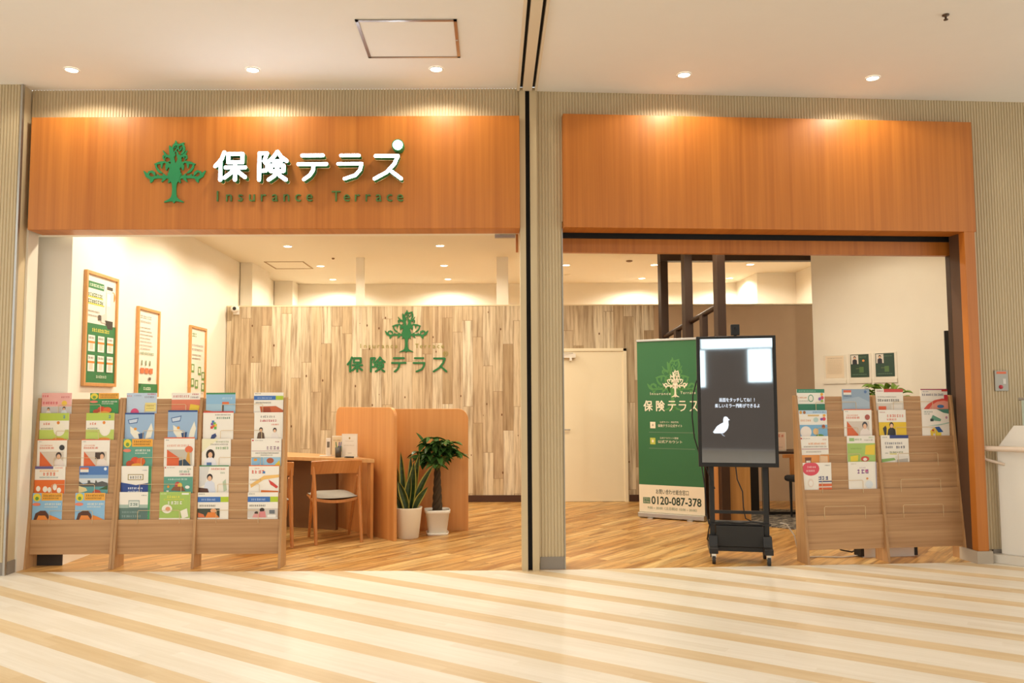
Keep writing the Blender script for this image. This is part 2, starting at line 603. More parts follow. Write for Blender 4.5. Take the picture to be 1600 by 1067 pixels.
# mall floor: pale boards with darker diagonal stripes
def mall_floor():
    m, nt, b = new_mat('mall_striped_floor')
    k = N(nt)
    t = math.radians(34.5)
    a, c = k.axes((math.cos(t), -math.sin(t), 0), (math.sin(t), math.cos(t), 0))
    fr = k.math('FRACT', k.math('DIVIDE', k.math('SUBTRACT', c, 2.40), 0.44))
    stripe = k.math('LESS_THAN', fr, 0.335)
    row = k.math('FLOOR', k.math('DIVIDE', k.math('SUBTRACT', c, 2.40), 0.0733))
    tone = k.white(k.comb(row, k.math('FLOOR', k.math('ADD', k.math('DIVIDE', a, 0.9), k.math('MULTIPLY', k.white(k.comb(row, 1.3)), 5.0)))))
    g = k.noise(k.comb(k.math('MULTIPLY', a, 2.0), k.math('MULTIPLY', c, 34.0), tone), 1.0, 4.0)
    f = k.math('ADD', k.math('MULTIPLY', g, 0.75), k.math('MULTIPLY', tone, 0.25))
    pale = k.ramp(f, [(0.25, 'DFD4C0'), (0.7, 'ECE4D5')])
    tan = k.ramp(f, [(0.25, 'D2B68A'), (0.7, 'DFC8A2')])
    col = k.mix(stripe, pale, tan)
    nt.links.new(col, b.inputs['Base Color'])
    b.inputs['Roughness'].default_value = 0.42
    b.inputs['Specular IOR Level'].default_value = 0.4
    return m
M_floorM = mall_floor()
M_green = flat('sign_green', '1F8A52', 0.4)
M_greend = flat('wall_sign_green', '176B36', 0.5)
M_gold = flat('small_letter_olive', '8E8A35', 0.5)
M_glow = flat('lit_letter_face', 'FFFFFF', 0.4, emit='E4F1FF', estr=SIGN_GLOW)
M_lampM = flat('lamp_lens', 'FFFFFF', 0.3, emit='FFF6E4', estr=14.0)
M_whitepl = flat('white_plastic', 'EDE6DA', 0.4)
M_blackm = flat('black_steel', '1B1918', 0.45)
M_blackp = flat('black_plastic', '121111', 0.5)
M_rubber = flat('caster_rubber', '2B2826', 0.6)
M_chrome = flat('chrome', 'D8D6D2', 0.15, 1.0)

# ================================================================== THE SETTING
FY = 6.58          # face of the ribbed wall, frontage beside the plants
CZ = 3.90          # mall ceiling
SZ = 3.30          # shop ceiling
A4 = math.radians(4)
RO = Vector((0.27, 6.60, 0))   # the building joint: the frontage beyond it turns by four degrees

def ribs(mb, x0, x1, z0, z1, y, pitch=0.025, depth=0.006, axis='x', back=0.03, mi=0):
    """vertical ribbed panel facing -y (axis x) or facing +x (axis y)"""
    n = max(1, int(round((x1 - x0) / pitch)))
    p = (x1 - x0) / n
    prof = []
    for i in range(n):
        a = x0 + i * p
        prof += [(a, 0), (a + p * 0.55, 0), (a + p * 0.68, depth), (a + p * 0.87, depth)]
    prof.append((x1, 0))
    vs, fs = [], []
    for (a, d) in prof:
        if axis == 'x':
            vs += [(a, y + d, z0), (a, y + d, z1)]
        else:
            vs += [(y - d, a, z0), (y - d, a, z1)]
    for i in range(len(prof) - 1):
        fs.append((2 * i, 2 * i + 2, 2 * i + 3, 2 * i + 1))
    mb.add(vs, fs, mi)

# floors
FRONT = 6.585 + 5.93 * 0.0699
b = MB(); b.prism([(-9, -9), (9.5, -9), (9.5, 7.24), (6.2, FRONT), (0.27, 6.585), (-9, 6.585)], -0.10, 0.0, 'z')
struct(b.build('floor', M_floorM), 'pale mall floor with tan diagonal stripes')
b = MB(); b.prism([(-4.2, 6.585), (0.27, 6.585), (6.2, FRONT), (6.2, 13.8), (-4.2, 13.8)], -0.10, 0.001, 'z')
struct(b.build('floor', M_floorS), 'golden oak plank floor of the shop')
# ceilings
b = MB(); b.box(-9, 0.225, -9, 6.58, CZ, CZ + 0.1); struct(b.build('ceiling', M_ceilM))
b = MB(); b.box(0.36, 9.5, -9, 7.3, CZ - 0.012, CZ + 0.1); struct(b.build('ceiling', M_ceilM))
b = MB(); b.prism([(-4.2, 6.80), (0.27, 6.80), (6.2, FRONT + 0.21), (6.2, 13.8), (-4.2, 13.8)], SZ, SZ + 0.1, 'z'); struct(b.build('ceiling', M_ceilS))
# frontage above and around the wide opening
b = MB()
ribs(b, -3.78, 0.225, 2.80, CZ, FY)
b.box(-3.80, 0.225, FY + 0.012, 6.72, 2.80, CZ, 0)
struct(b.build('wall_front', [M_rib, M_white]))
b = MB(); b.box(-4.5, 0.40, 6.722, 6.80, 2.722, CZ + 0.02)
struct(b.build('wall_front', M_white))
# pillar at the near end
b = MB()
ribs(b, -6.0, -3.80, 0.10, CZ, 6.45)
b.box(-6.0, -3.79, 6.463, 6.70, 0.10, CZ, 0)
struct(b.build('wall_pillar', M_rib))
b = MB(); b.box(-3.80, -3.783, 6.446, 6.475, 0.0, CZ); struct(b.build('trim_1', M_alu))
b = MB(); b.box(-6.0, -3.80, 6.455, 6.5, 0, 0.10); b.box(-3.79, -3.78, 6.475, 6.58, 0, 0.1); struct(b.build('baseboard_pillar', M_steelgrey))
# jamb and boxed column inside the opening
b = MB(); b.box(-3.86, -3.772, 6.585, 6.73, 0, 2.75); struct(b.build('trim_2', flat('pale_jamb', 'EDE3D2', 0.5)))
b = MB(); b.box(-4.2, -3.55, 6.85, 7.85, 0, SZ); struct(b.build('wall_column', M_white))
b = MB(); b.box(-3.90, -3.545, 6.838, 6.85, 0, 0.10); struct(b.build('baseboard_column', flat('dark_grey_base', '3A332D', 0.6)))
b = MB(); b.box(-4.2, -3.58, 7.85, 13.8, 0, SZ); struct(b.build('wall_side', M_white))
b = MB(); b.box(-3.57, -3.40, 11.5, 12.4, 0, SZ); b.box(-3.57, -3.27, 13.3, 13.7, 0, SZ); struct(b.build('wall_return', M_white))
b = MB(); b.box(-4.2, 6.2, 13.68, 13.8, 0, SZ); struct(b.build('wall_back', M_white))
# building joint: cream cover strips with black gaps, wall and ceiling
b = MB(); b.box(0.225, 0.272, 6.555, 6.72, 0, CZ); b.box(0.308, 0.362, 6.56, 6.72, 0, CZ); struct(b.build('trim_3', M_trim))
b = MB(); b.box(0.272, 0.308, 6.60, 6.72, 0, CZ); struct(b.build('trim_4', M_black))
b = MB()
for x0, x1 in ((0.205, 0.228), (0.252, 0.328), (0.352, 0.372)):
    b.box(x0, x1, -9, 6.56, CZ - 0.028, CZ + 0.05)
struct(b.build('trim_5', flat('ceiling_joint_cover', 'E2D2B8', 0.5)))
b = MB(); b.box(0.22, 0.36, -9, 6.6, CZ + 0.02, CZ + 0.06); struct(b.build('trim_6', M_black))

def R(o):
    o.location = RO
    o.rotation_euler = (0, 0, A4)
    return o
# frontage beyond the joint, local u along, d inward
b = MB()
ribs(b, 0.09, 0.30, 0.05, CZ, 0)
ribs(b, 0.30, 3.80, 2.80, CZ, 0)
ribs(b, 3.80, 6.2, 0.10, CZ, 0)
b.box(0.09, 0.30, 0.012, 0.14, 0.0, CZ, 1); b.box(0.30, 3.80, 0.012, 0.13, 2.80, CZ, 1); b.box(3.80, 6.2, 0.012, 0.14, 0, CZ, 1); b.box(0.09, 6.2, 0.14, 0.19, 2.80, CZ + 0.02, 1)
struct(R(b.build('wall_front', [M_rib, M_rib])))
b = MB(); b.box(0.10, 0.297, -0.004, 0.03, 0, 0.10); b.box(3.86, 4.02, -0.012, 0.03, 0, 0.10); struct(R(b.build('baseboard_front', M_steelgrey)))
b = MB(); b.box(0.296, 0.304, -0.008, 0.14, 0, 2.74); struct(R(b.build('trim_7', M_alu)))
# second header and shutter slot of the kiosk-side opening
b = MB(); b.box(0.30, 3.79, 0.20, 0.26, 2.583, 2.78); b.box(3.73, 3.79, 0.20, 0.26, 0, 2.6, 1); struct(R(b.build('trim_8', [M_fascia, M_darkbrown])))
b = MB(); b.box(0.30, 3.80, 0.15, 0.19, 2.76, 2.79); b.box(3.79, 3.83, 0.14, 0.20, 0, 2.75); b.box(0.3, 3.8, 0.19, 0.2, 2.70, 2.79); struct(R(b.build('trim_9', M_black)))
# fascia boards
FD = flat('dark_shadow_gap', '6A3A18', 0.7)
b = MB(); b.prism([(6.50, 2.72), (6.718, 2.72), (6.718, 2.79), (6.574, 2.79), (6.574, 3.645), (6.50, 3.645)], -3.737, 0.222, 'x')
f1 = b.build('fascia_board', M_fascia, bevel=0.004)
tag(f1, 'long orange wood fascia board carrying the lit shop sign', 'signboard')
f2 = R(thing('fascia_board', 'blank orange wood fascia board with a post, above the kiosk and magazine rack', 'signboard'))
b = MB(); b.prism([(-0.08, 2.735), (0.135, 2.735), (0.135, 2.79), (-0.004, 2.79), (-0.004, 3.675), (-0.08, 3.675)], 0.305, 3.79, 'x'); b.build('header_board', M_fascia, f2, 0.003)
b = MB(); b.box(3.682, 3.775, -0.08, -0.005, 0.10, 2.735); b.build('post', M_fascia, f2, 0.003)
b = MB(); b.box(3.69, 3.775, -0.005, 0.137, 0.10, 2.733); b.build('shutter_channel', flat('channel_shade', '5A3E2A', 0.6), f2)  # solid flush box; its dark colour stands in for shade inside the groove
b = MB(); b.box(3.665, 3.80, -0.09, 0.14, 0.0, 0.10); struct(R(b.build('baseboard_post', flat('pale_grey_base', 'B9AC9A', 0.5))))

# partition between counter area and back room
PY = 10.95
b = MB(); b.box(-3.57, 2.17, PY, PY + 0.08, 0, 2.62); struct(b.build('wall_partition', M_wood))
b = MB(); b.box(2.17, 4.75, PY, PY + 0.08, 0, 2.60); struct(b.build('wall_partition', M_fabric))
b = MB(); b.box(-3.57, 0.84, PY - 0.012, PY, 0, 0.09); b.box(1.80, 2.17, PY - 0.012, PY, 0, 0.09); struct(b.build('baseboard_partition', M_base))
b = MB(); b.box(-3.57, 4.75, PY - 0.005, PY + 0.085, 2.605, 2.622); struct(b.build('trim_10', flat('partition_cap', 'E5D4B0', 0.5)))
for x0, x1 in ((-1.87, -1.76), (0.055, 0.215)):
    b = MB(); b.box(x0, x1, 11.12, 11.2, 0, SZ); struct(b.build('wall_post', M_white))
# side wall angled towards the kiosk-side opening, and closing walls
ang = math.atan2(-1.2, 1.03)
b = MB(); b.box(0, 2.15, 0, 0.1, 0, SZ)
struct(b.build('wall_angled', M_white, loc=(4.04, 10.3, 0), rz=ang))
b = MB(); b.box(5.35, 5.45, 7.12, 8.75, 0, SZ); struct(b.build('wall_side', M_white))
b = MB(); b.box(4.7, 4.8, 10.2, 13.8, 0, SZ); struct(b.build('wall_side', M_white))
b = MB(); b.box(4.1, 4.8, 12.6, 13.7, 0, SZ); struct(b.build('wall_return', M_white))
# ceiling beam over the timber screen
b = MB(); b.box(2.15, 4.2, 10.40, 10.52, 3.115, SZ); struct(b.build('beam', M_darkbrown))
# door in the partition
dr = MB()
dr.box(0.80, 0.845, PY - 0.03, PY, 0, 2.03); dr.box(1.74, 1.785, PY - 0.03, PY, 0, 2.03); dr.box(0.80, 1.785, PY - 0.03, PY, 1.99, 2.03)
d1 = struct(dr.build('door_1', M_doorw, bevel=0.003))
b = MB(); b.box(0.845, 1.74, PY - 0.012, PY - 0.002, 0.005, 1.99); b.build('door_leaf', M_doorw, d1)
b = MB(); b.tube([(0.90, PY - 0.012, 0.95), (0.90, PY - 0.06, 0.95), (1.02, PY - 0.06, 0.95)], 0.01); b.build('door_handle', M_alu, d1)
b = MB(); b.box(0.88, 1.10, PY - 0.075, PY - 0.012, 1.90, 1.955); b.box(1.02, 1.05, PY - 0.09, PY - 0.02, 1.86, 1.90); b.tube([(1.07, PY - 0.05, 1.965), (0.92, PY - 0.16, 1.965)], 0.008)
tag(b.build('door_closer', M_whitepl, bevel=0.003), 'white door closer at the top of the cream door', 'door closer')

# mall side opposite the shop: dark frontage with tall daylight panes
b = MB(); b.box(-9, 9.5, -9.3, -9.1, 0, CZ); struct(b.build('wall_opposite', flat('opposite_frontage', '6B625A', 0.8)))
M_day = flat('daylit_pane', 'FFFFFF', 0.3, emit='CDE9F5', estr=6.0)
for i, (x0, x1, z0, z1) in enumerate(((-0.98, 1.2, 2.72, 3.25), (-1.12, -0.885, 1.68, 2.70), (0.25, 0.85, 1.80, 2.70))):
    b = MB(); b.box(x0, x1, -9.1, -9.06, z0, z1); w = struct(b.build('window_%d' % (i + 1), M_day))
    b = MB()
    for (p, q, r, s_) in ((x0 - 0.03, x1 + 0.03, z0 - 0.03, z0), (x0 - 0.03, x1 + 0.03, z1, z1 + 0.03)):
        b.box(p, q, -9.1, -9.04, r, s_)
    b.build('window_frame', M_blackm, w)

# ================================================================== LAMPS
def spot(parent, energy, size, blend, col, radius=0.05, z=-0.012):
    l = bpy.data.lights.new('lamp', 'SPOT')
    l.energy = energy
    l.spot_size = math.radians(size)
    l.spot_blend = blend
    l.color = col
    l.shadow_soft_size = radius
    o = bpy.data.objects.new('lamp', l)
    COL.objects.link(o)
    if parent is not None:
        o.parent = parent
    o.location = (0, 0, z)
    return o

def downlight(x, y, z, r, label, group, energy, size, blend, col):
    t = thing('downlight', label, 'ceiling light', (x, y, z), 0, group)
    m = MB(); m.lathe([(r, 0.0), (r, -0.006), (r * 0.86, -0.008), (r * 0.80, -0.002)], n=32); m.build('trim_ring', M_whitepl, t)
    m = MB(); m.lathe([(0.0001, -0.004), (r * 0.80, -0.003)], n=32); m.build('lens', M_lampM, t)
    spot(t, energy, size, blend, col)
    return t

WW = [(-3.245, 6.16), (-1.85, 6.17), (-0.43, 6.17), (1.51, 6.27), (3.03, 6.35)]
WWL = ['round mall downlight above the tree end of the lit sign', 'round mall downlight above the lettering of the lit sign, before the sign dot',
       'round mall downlight beside the ceiling access panel', 'round mall downlight over the blank fascia, closer to the ceiling joint', 'round mall downlight over the blank fascia, towards the wall call button']
WWL[0] = 'round mall downlight over the fascia end beside the pillar'
for (x, y), l in zip(WW, WWL):
    downlight(x, y, CZ - (0.013 if x > 0.3 else 0.001), 0.055, l, 'mall downlights along the frontage', P_WALLWASH, 157, 0.28, (1.0, 0.90, 0.72))
# bare spots without fittings; the mall ones are added fill
def bare_lamp(x, y, z, energy, size, blend, col):
    o = spot(None, energy, size, blend, col)
    o.location = (x, y, z)
# unseen fill spots added to light the mall, over and behind the viewpoint
for x in (-6.0, -3.0, -0.6, 2.4, 5.4):
    for y in (2.9, -0.2, -3.4, -6.6):
        bare_lamp(x, y, CZ - 0.03, P_MALL_FILL * {-6.0: 1.0, -3.0: 1.1, -0.6: 1.05, 2.4: 0.85, 5.4: 0.45}[x], 168, 0.35, MALL_FILL)
# shop lamps: two rows over the front of the shop, then the ones in view
for y in (7.35, 8.8):
    for x in (-2.6, -0.7, 1.1, 2.4, 4.0):
        bare_lamp(x, y, SZ - 0.03, P_SHOP * (0.35 if x > 3 else 1.05 if x < -2 else 0.6), 165, 0.4, SHOP_LAMP)
SL = [(-2.595, 10.27, 'large bright shop downlight before the plank partition, towards the poster wall'), (-0.665, 10.27, 'large bright shop downlight before the plank partition, above the wall sign'),
      (-2.5, 11.8, 'small shop downlight just beyond the partition, beside the ceiling sprinkler'), (-0.705, 11.8, 'small shop downlight just beyond the partition, above the wall tree emblem'),
      (1.07, 11.8, 'small shop downlight above the cream door, beside the ribbed pier'), (2.35, 11.8, 'small shop downlight against the first dark timber post'), (3.745, 11.8, 'small shop downlight between dark posts and cream angled wall'),
      (-2.58, 13.13, 'tiny downlight near the back wall, behind the slim white post'), (-0.72, 13.13, 'tiny downlight near the back wall, behind the wall tree emblem'),
      (2.41, 13.13, 'tiny downlight near the back wall, before the first dark post'), (3.83, 13.13, 'tiny downlight near the back wall, past the thickest dark post')]
for x, y, l in SL:
    downlight(x, y, SZ - 0.001, 0.062, l, 'shop ceiling downlights', P_SHOP, 165, 0.4, SHOP_LAMP)

# ================================================================== CEILING FITTINGS
t = thing('access_panel', 'square ceiling access hatch with a shiny metal frame', 'access panel', (-0.63, 5.63, CZ - 0.001))
b = MB()
for q in ((-0.29, 0.36, -0.03, 0.0), ):
    pass
AX0, AX1, AY0, AY1 = -0.29, 0.395, -0.29, 0.32
b.box(AX0, AX1, AY0, AY0 + 0.022, -0.008, 0); b.box(AX0, AX1, AY1 - 0.022, AY1, -0.008, 0); b.box(AX0, AX0 + 0.022, AY0, AY1, -0.008, 0); b.box(AX1 - 0.022, AX1, AY0, AY1, -0.008, 0)
b.build('metal_frame', flat('satin_frame', 'A8A4A0', 0.3, 0.9), t)
b = MB(); b.box(AX0 + 0.022, AX1 - 0.022, AY0 + 0.022, AY1 - 0.022, -0.004, 0); b.build('hatch_board', M_ceilM, t)
b = MB(); b.lathe([(0.0001, -0.011), (0.006, -0.011), (0.006, -0.008)], AX1 - 0.011, 0.02, 12); b.build('latch', M_chrome, t)
t = thing('smoke_detector', 'small sprinkler head in the mall ceiling far from the sign', 'sprinkler', (3.02, 5.28, CZ - 0.013))
b = MB(); b.lathe([(0.022, 0), (0.022, -0.006), (0.008, -0.008), (0.006, -0.03), (0.014, -0.032), (0.014, -0.036), (0.0001, -0.036)], n=20); b.build('sprinkler_head', flat('brown_metal', '5A4636', 0.4, 0.6), t)
for x, y, l, r in ((-2.19, 11.15, 'tiny dark sprinkler on the shop ceiling, near the posts behind the plank partition', 0.02), (1.93, 11.45, 'small dark square-looking detector on the shop ceiling before the dark posts', 0.045), (1.17, 12.7, 'flat pale detector on the shop ceiling above the cream door', 0.05), (3.08, 12.7, 'flat pale detector on the shop ceiling between the dark posts', 0.05), (3.2, 11.25, 'tiny sprinkler on the shop ceiling beside the thickest dark post', 0.015)):
    b = MB(); b.lathe([(r, 0), (r, -0.012), (r * 0.6, -0.02), (0.0001, -0.02)], n=20)
    tag(b.build('smoke_detector', flat('beige_detector', '8A6A48', 0.5) if r < 0.046 else M_ceilS, loc=(x, y, SZ)), l, 'smoke detector')
b = MB()
VX0, VX1, VY0, VY1 = -3.22, -2.66, 11.42, 12.05
for q in ((VX0, VX1, VY0, VY0 + 0.02), (VX0, VX1, VY1 - 0.02, VY1), (VX0, VX0 + 0.02, VY0, VY1), (VX1 - 0.02, VX1, VY0, VY1)):
    b.box(*q, SZ - 0.006, SZ)
tag(b.build('access_panel', flat('hatch_rim', 'A98A5E', 0.6)), 'thin-framed hatch in the shop ceiling near the poster wall', 'access panel')

# door-sensor bracket under the fascia, by the joint
t = thing('sensor_bracket', 'small metal bracket with an orange tab under the fascia end', 'bracket', (0.0, 6.73, 2.722))
b = MB(); b.box(0.02, 0.19, 0.015, 0.05, -0.03, -0.008); b.box(0.02, 0.06, 0.015, 0.05, -0.008, 0.0); b.build('metal_arm', M_alu, t)
b = MB(); b.box(0.195, 0.215, 0.015, 0.05, -0.15, 0.0); b.build('orange_tab', M_fascia, t)

# ================================================================== SHOP SIGN ON THE FASCIA
def at(px, py, Y):
    """the point seen at photo pixel (px, py) on the plane y = Y"""
    d = SURVEY @ Vector(((px - 770.0) / 1280.0, -(py - 533.5) / 1280.0, -1.0))
    return Vector((0, 0, EYE)) + d * (Y / d.y)
SY = 6.50
sg = thing('shop_sign', 'shop sign of white lit characters, green tree emblem and green English lettering', 'shop sign', (-1.6, SY, 3.2))
def sgl(px, py, Y):
    p = at(px, py, Y)
    return p.x + 1.6, p.z - 3.2
LF = 0.075
for ch, x0, x1, y0, y1 in (('保', 331, 388, 234, 285), ('険', 398, 452, 233, 285), ('テ', 461, 515, 237, 284), ('ラ', 524, 571, 237, 283), ('ス', 580, 632, 237, 283)):
    a = sgl(x0, y1, SY - LF); c = sgl(x1, y0, SY - LF)
    b = MB()
    kanji_into(b, ch, a[0], c[0], a[1], c[1], -LF, 0, LF - 0.004, 1)
    b.build('letter', [M_glow, M_green], sg, fixn=False)
a = sgl(612, 236, SY - LF); c = sgl(631, 217, SY - LF)
b = MB()
cx, cz, r = (a[0] + c[0]) / 2, (a[1] + c[1]) / 2, (c[0] - a[0]) / 2
n = 32
circ = [(cx + r * math.cos(2 * PI * i / n), cz + r * math.sin(2 * PI * i / n)) for i in range(n)]
cin = [(cx + r * 0.8 * math.cos(2 * PI * i / n), cz + r * 0.8 * math.sin(2 * PI * i / n)) for i in range(n)]
b.prism(circ, -LF, -0.003, 'y', 1)
b.add([(p[0], -LF - 0.001, p[1]) for p in cin], [tuple(range(n))], 0)
b.build('letter_dot', [M_glow, M_green], sg, fixn=False)
a = sgl(224, 318, SY); c = sgl(323, 220, SY)
b = MB(); tree_into(b, a[0], c[0], a[1], c[1], -0.012, 0.010, 0); b.build('tree_emblem', M_green, sg)
M_lg = flat('letter_green', '4F7A3A', 0.4)
for word, x0, x1 in (('Insurance', 340.5, 484), ('Terrace', 525.5, 625.5)):
    for i_, ch in enumerate(word):
        a = sgl(x0 + (x1 - x0) * i_ / (len(word) - 1), 315, SY)
        c = sgl(x0, 299, SY)
        b = MB(); glyph_into(b, ch, a[0], a[1], c[1] - a[1], -0.016, 0, 0.014)
        b.build('english_letter', M_lg, sg, fixn=False)

# sign on the plank partition
ws = thing('wall_sign', 'dark green tree emblem and shop name fixed to the plank partition', 'wall sign', (-1.2, PY - 0.001, 2.0))
def wl(px, py):
    p = at(px, py, PY - 0.012)
    return p.x + 1.2, p.z - 2.0
for ch, x0, x1 in (('保', 540.5, 568), ('険', 576, 603), ('テ', 610, 636), ('ラ', 644, 666), ('ス', 675, 700)):
    a = wl(x0, 582.5); c = wl(x1, 556)
    b = MB(); kanji_into(b, ch, a[0], c[0], a[1], c[1], -0.012, 0, 0.011, wt=11.5); b.build('letter', M_greend, ws, fixn=False)
a = wl(601, 551); c = wl(669, 484)
b = MB(); tree_into(b, a[0], c[0], a[1], c[1], -0.008, 0.006, 0); b.build('tree_emblem', M_greend, ws)
for word, x0, x1 in (('Insurance', 563.5, 619), ('Terrace', 651.5, 691.5), ('®', 696, 697)):
    for i_, ch in enumerate(word):
        a = wl(x0 + (x1 - x0) * i_ / max(1, len(word) - 1), 543.8 if ch != '®' else 556.5)
        c = wl(x0, 537 if ch != '®' else 549)
        b = MB(); glyph_into(b, ch, a[0], a[1], c[1] - a[1], -0.004)
        b.build('english_letter' if ch != '®' else 'registered_mark', M_gold, ws, fixn=False)

# surveillance camera on the partition end
t = thing('security_camera', 'white security camera with a black lens at the partition top corner', 'security camera', (-3.44, PY, 2.55))
b = MB(); b.box(-0.04, 0.04, -0.03, 0, -0.05, 0.06); b.tube([(0, -0.03, 0.02), (0.0, -0.06, 0.02)], 0.012); b.build('mount', M_whitepl, t, 0.004)
b = MB(); b.sphere((0, -0.08, 0.02), 0.052); b.build('camera_body', M_whitepl, t)
b = MB(); b.sphere((0.005, -0.118, 0.02), (0.026, 0.02, 0.026)); b.build('lens', M_blackp, t)

# ================================================================== FRAMED POSTERS ON THE SIDE WALL
def poster(label, loc, w, h, ops, rz=PI / 2, fw=0.03, dp=0.03):
    t = thing('framed_poster', label, 'poster', loc, rz, 'framed posters on the cream side wall')
    m = MB()
    m.box(0, fw, -dp, 0, 0, h); m.box(w - fw, w, -dp, 0, 0, h); m.box(fw, w - fw, -dp, 0, 0, fw); m.box(fw, w - fw, -dp, 0, h - fw, h)
    m.build('frame', M_frame, t, 0.003)
    m = MB()
    mats = ['F4EBDC']
    m.box(fw - 0.002, w - fw + 0.002, -dp * 0.4, -0.002, fw - 0.002, h - fw + 0.002)
    print_ops(m, ops, lambda u: fw + u * (w - 2 * fw), lambda v: h - fw - v * (h - 2 * fw), -dp * 0.4, mats)
    m.build('print', [ink(c) for c in mats], t, fixn=False)
    return t
G1, G2, OR = '2F7D4A', '256B40', 'E58A35'
ops = [('r', 0.06, 0.06, 0.58, 0.125, G1), ('t', 0.1, 0.078, 0.55, 0.105, 'EAF2DA'),
       ('r', 0.06, 0.20, 0.55, 0.212, 'F0D24A'), ('t', 0.06, 0.165, 0.55, 0.20, '3E6A48'), ('r', 0.06, 0.262, 0.6, 0.274, 'F0D24A'), ('t', 0.06, 0.225, 0.6, 0.262, '3E6A48'),
       ('e', 0.9, 0.16, 0.08, 0.05, OR), ('r', 0.68, 0.07, 0.88, 0.10, '4A423C'), ('r', 0.66, 0.12, 0.92, 0.40, 'E6E2DA'), ('r', 0.69, 0.14, 0.80, 0.26, 'F8F6F0'),
       ('t', 0.06, 0.33, 0.45, 0.345, '777066'), ('t', 0.06, 0.37, 0.4, 0.385, '777066'), ('r', 0.40, 0.36, 0.49, 0.41, '5A5048'), ('p', [(0.5, 0.36), (0.68, 0.33), (0.7, 0.43), (0.5, 0.43)], 'D5D0C6'),
       ('r', 0, 0.45, 1, 1, G1), ('p', [(0.62, 0.40), (0.9, 0.40), (0.9, 0.48), (0.72, 0.48)], '3A342F'), ('t', 0.2, 0.49, 0.8, 0.525, 'E6D85A')]
for i in range(3):
    for j in range(2):
        u, v = 0.08 + i * 0.31, 0.56 + j * 0.185
        ops += [('r', u, v, u + 0.22, v + 0.15, 'F3EFE6'), ('r', u, v + 0.055, u + 0.22, v + 0.075, OR), ('r', u + 0.05, v + 0.075, u + 0.17, v + 0.135, 'E3D6C2'), ('t', u + 0.02, v + 0.015, u + 0.2, v + 0.035, '55504A')]
ops += [('t', 0.35, 0.93, 0.7, 0.955, 'DCE8D0')]
poster('tall framed poster with a green lower half and six product cards', (-3.549, 7.055, 1.478), 0.61, 1.012, ops)
ops = [('t', 0.10, 0.06, 0.7, 0.10, '7C7668'), ('t', 0.1, 0.125, 0.65, 0.15, '7C7668')]
for i in range(7):
    ops.append(('t', 0.1, 0.20 + i * 0.042, 0.62 + 0.06 * (i % 3), 0.218 + i * 0.042, '8E877A'))
ops += [('t', 0.1, 0.50, 0.8, 0.53, '5E8A5A')]
for i in range(3):
    ops += [('r', 0.18 + 0.2 * i, 0.60, 0.22 + 0.2 * i, 0.66, '5A7A50'), ('r', 0.13 + 0.22 * i, 0.69, 0.31 + 0.22 * i, 0.755, 'E77A50')]
ops += [('r', 0.55, 0.80, 0.66, 0.835, '6B6055'), ('r', 0, 0.88, 1, 1, G1), ('p', [(0, 0.88), (0.2, 0.88), (0, 0.98)], '1E5A36'), ('t', 0.3, 0.92, 0.7, 0.955, 'E6EBD8')]
poster('framed poster of grey text with three orange boxes and a green foot', (-3.579, 8.18, 1.39), 0.54, 0.91, ops)
ops = [('t', 0.12, 0.06, 0.45, 0.12, '4C8A48'), ('t', 0.12, 0.22, 0.9, 0.25, '8E877A'), ('t', 0.12, 0.28, 0.85, 0.31, '8E877A'), ('t', 0.12, 0.36, 0.75, 0.385, '8E877A'), ('t', 0.12, 0.41, 0.7, 0.435, '8E877A')]
for i, (u, v) in enumerate(((0.08, 0.50), (0.55, 0.53), (0.80, 0.60), (0.08, 0.70), (0.35, 0.72), (0.80, 0.76))):
    ops += [('r', u, v, u + 0.20, v + 0.12, '6E9E58'), ('r', u + 0.03, v + 0.02, u + 0.15, v + 0.09, 'E8EAD4')]
ops += [('t', 0.1, 0.90, 0.9, 0.92, '9A9284')]
poster('framed poster with green heading and small green pictures, beside the plank partition', (-3.579, 9.61, 1.33), 0.54, 0.91, ops)

# ================================================================== MAGAZINE RACKS AND BROCHURES
ZT = [1.363, 1.242, 1.027, 0.809, 0.594, 0.386]
LEAN = 0.13 / 1.36
def yrow(r):
    return 0.010 + LEAN * ZT[5] + (5 - r) * 0.0206
def make_rack(name, label, loc, rz, xs, wires):
    """xs: edges of the upright panels [(x0, x1), ...]"""
    t = thing(name, label, 'magazine rack', loc, rz)
    prof = [(0, 0), (LEAN * 1.372, 1.372), (0.178, 1.372), (0.178, 0)]
    for x0, x1 in xs:
        m = MB(); m.prism(prof, x0, x1, 'x'); m.build('upright_panel', M_rackv, t, 0.0015)
    for i in range(len(xs) - 1):
        a, c = xs[i][1], xs[i + 1][0]
        for r in range(6):
            y = yrow(r)
            m = MB()
            if r < 5:
                zb = ZT[r + 1] - 0.115
                m.box(a, c, y, y + 0.008, zb, ZT[r]); m.box(a, c, y - 0.0126, y, zb, zb + 0.006)
            else:
                m.box(a, c, y, y + 0.012, 0.11, ZT[r])
            m.build('pocket_board' if r < 5 else 'front_board', M_rack, t, 0.001)
        for r in range(5):
            yw = yrow(r + 1) - 0.003
            z = ZT[r + 1]
            k = (i, r)
            w0, w1 = wires[(i + r) % len(wires)]
            m = MB()
            m.tube([(a + w0, yw, z - 0.03), (a + w0, yw, z + 0.066), (a + w0 + 0.008, yw, z + 0.074), (a + w1 - 0.008, yw, z + 0.074), (a + w1, yw, z + 0.066), (a + w1, yw, z - 0.03)], 0.0022, n=6)
            m.build('guard_wire', flat('tan_wire', 'DCC298', 0.3, 0.3), t)
    return t
RA = make_rack('magazine_rack', 'narrow single-bay oak magazine rack standing against the door jamb', (-3.755, 6.68, 0), 0, [(-0.018, 0.004), (0.664, 0.686)], [(0.15, 0.50)])
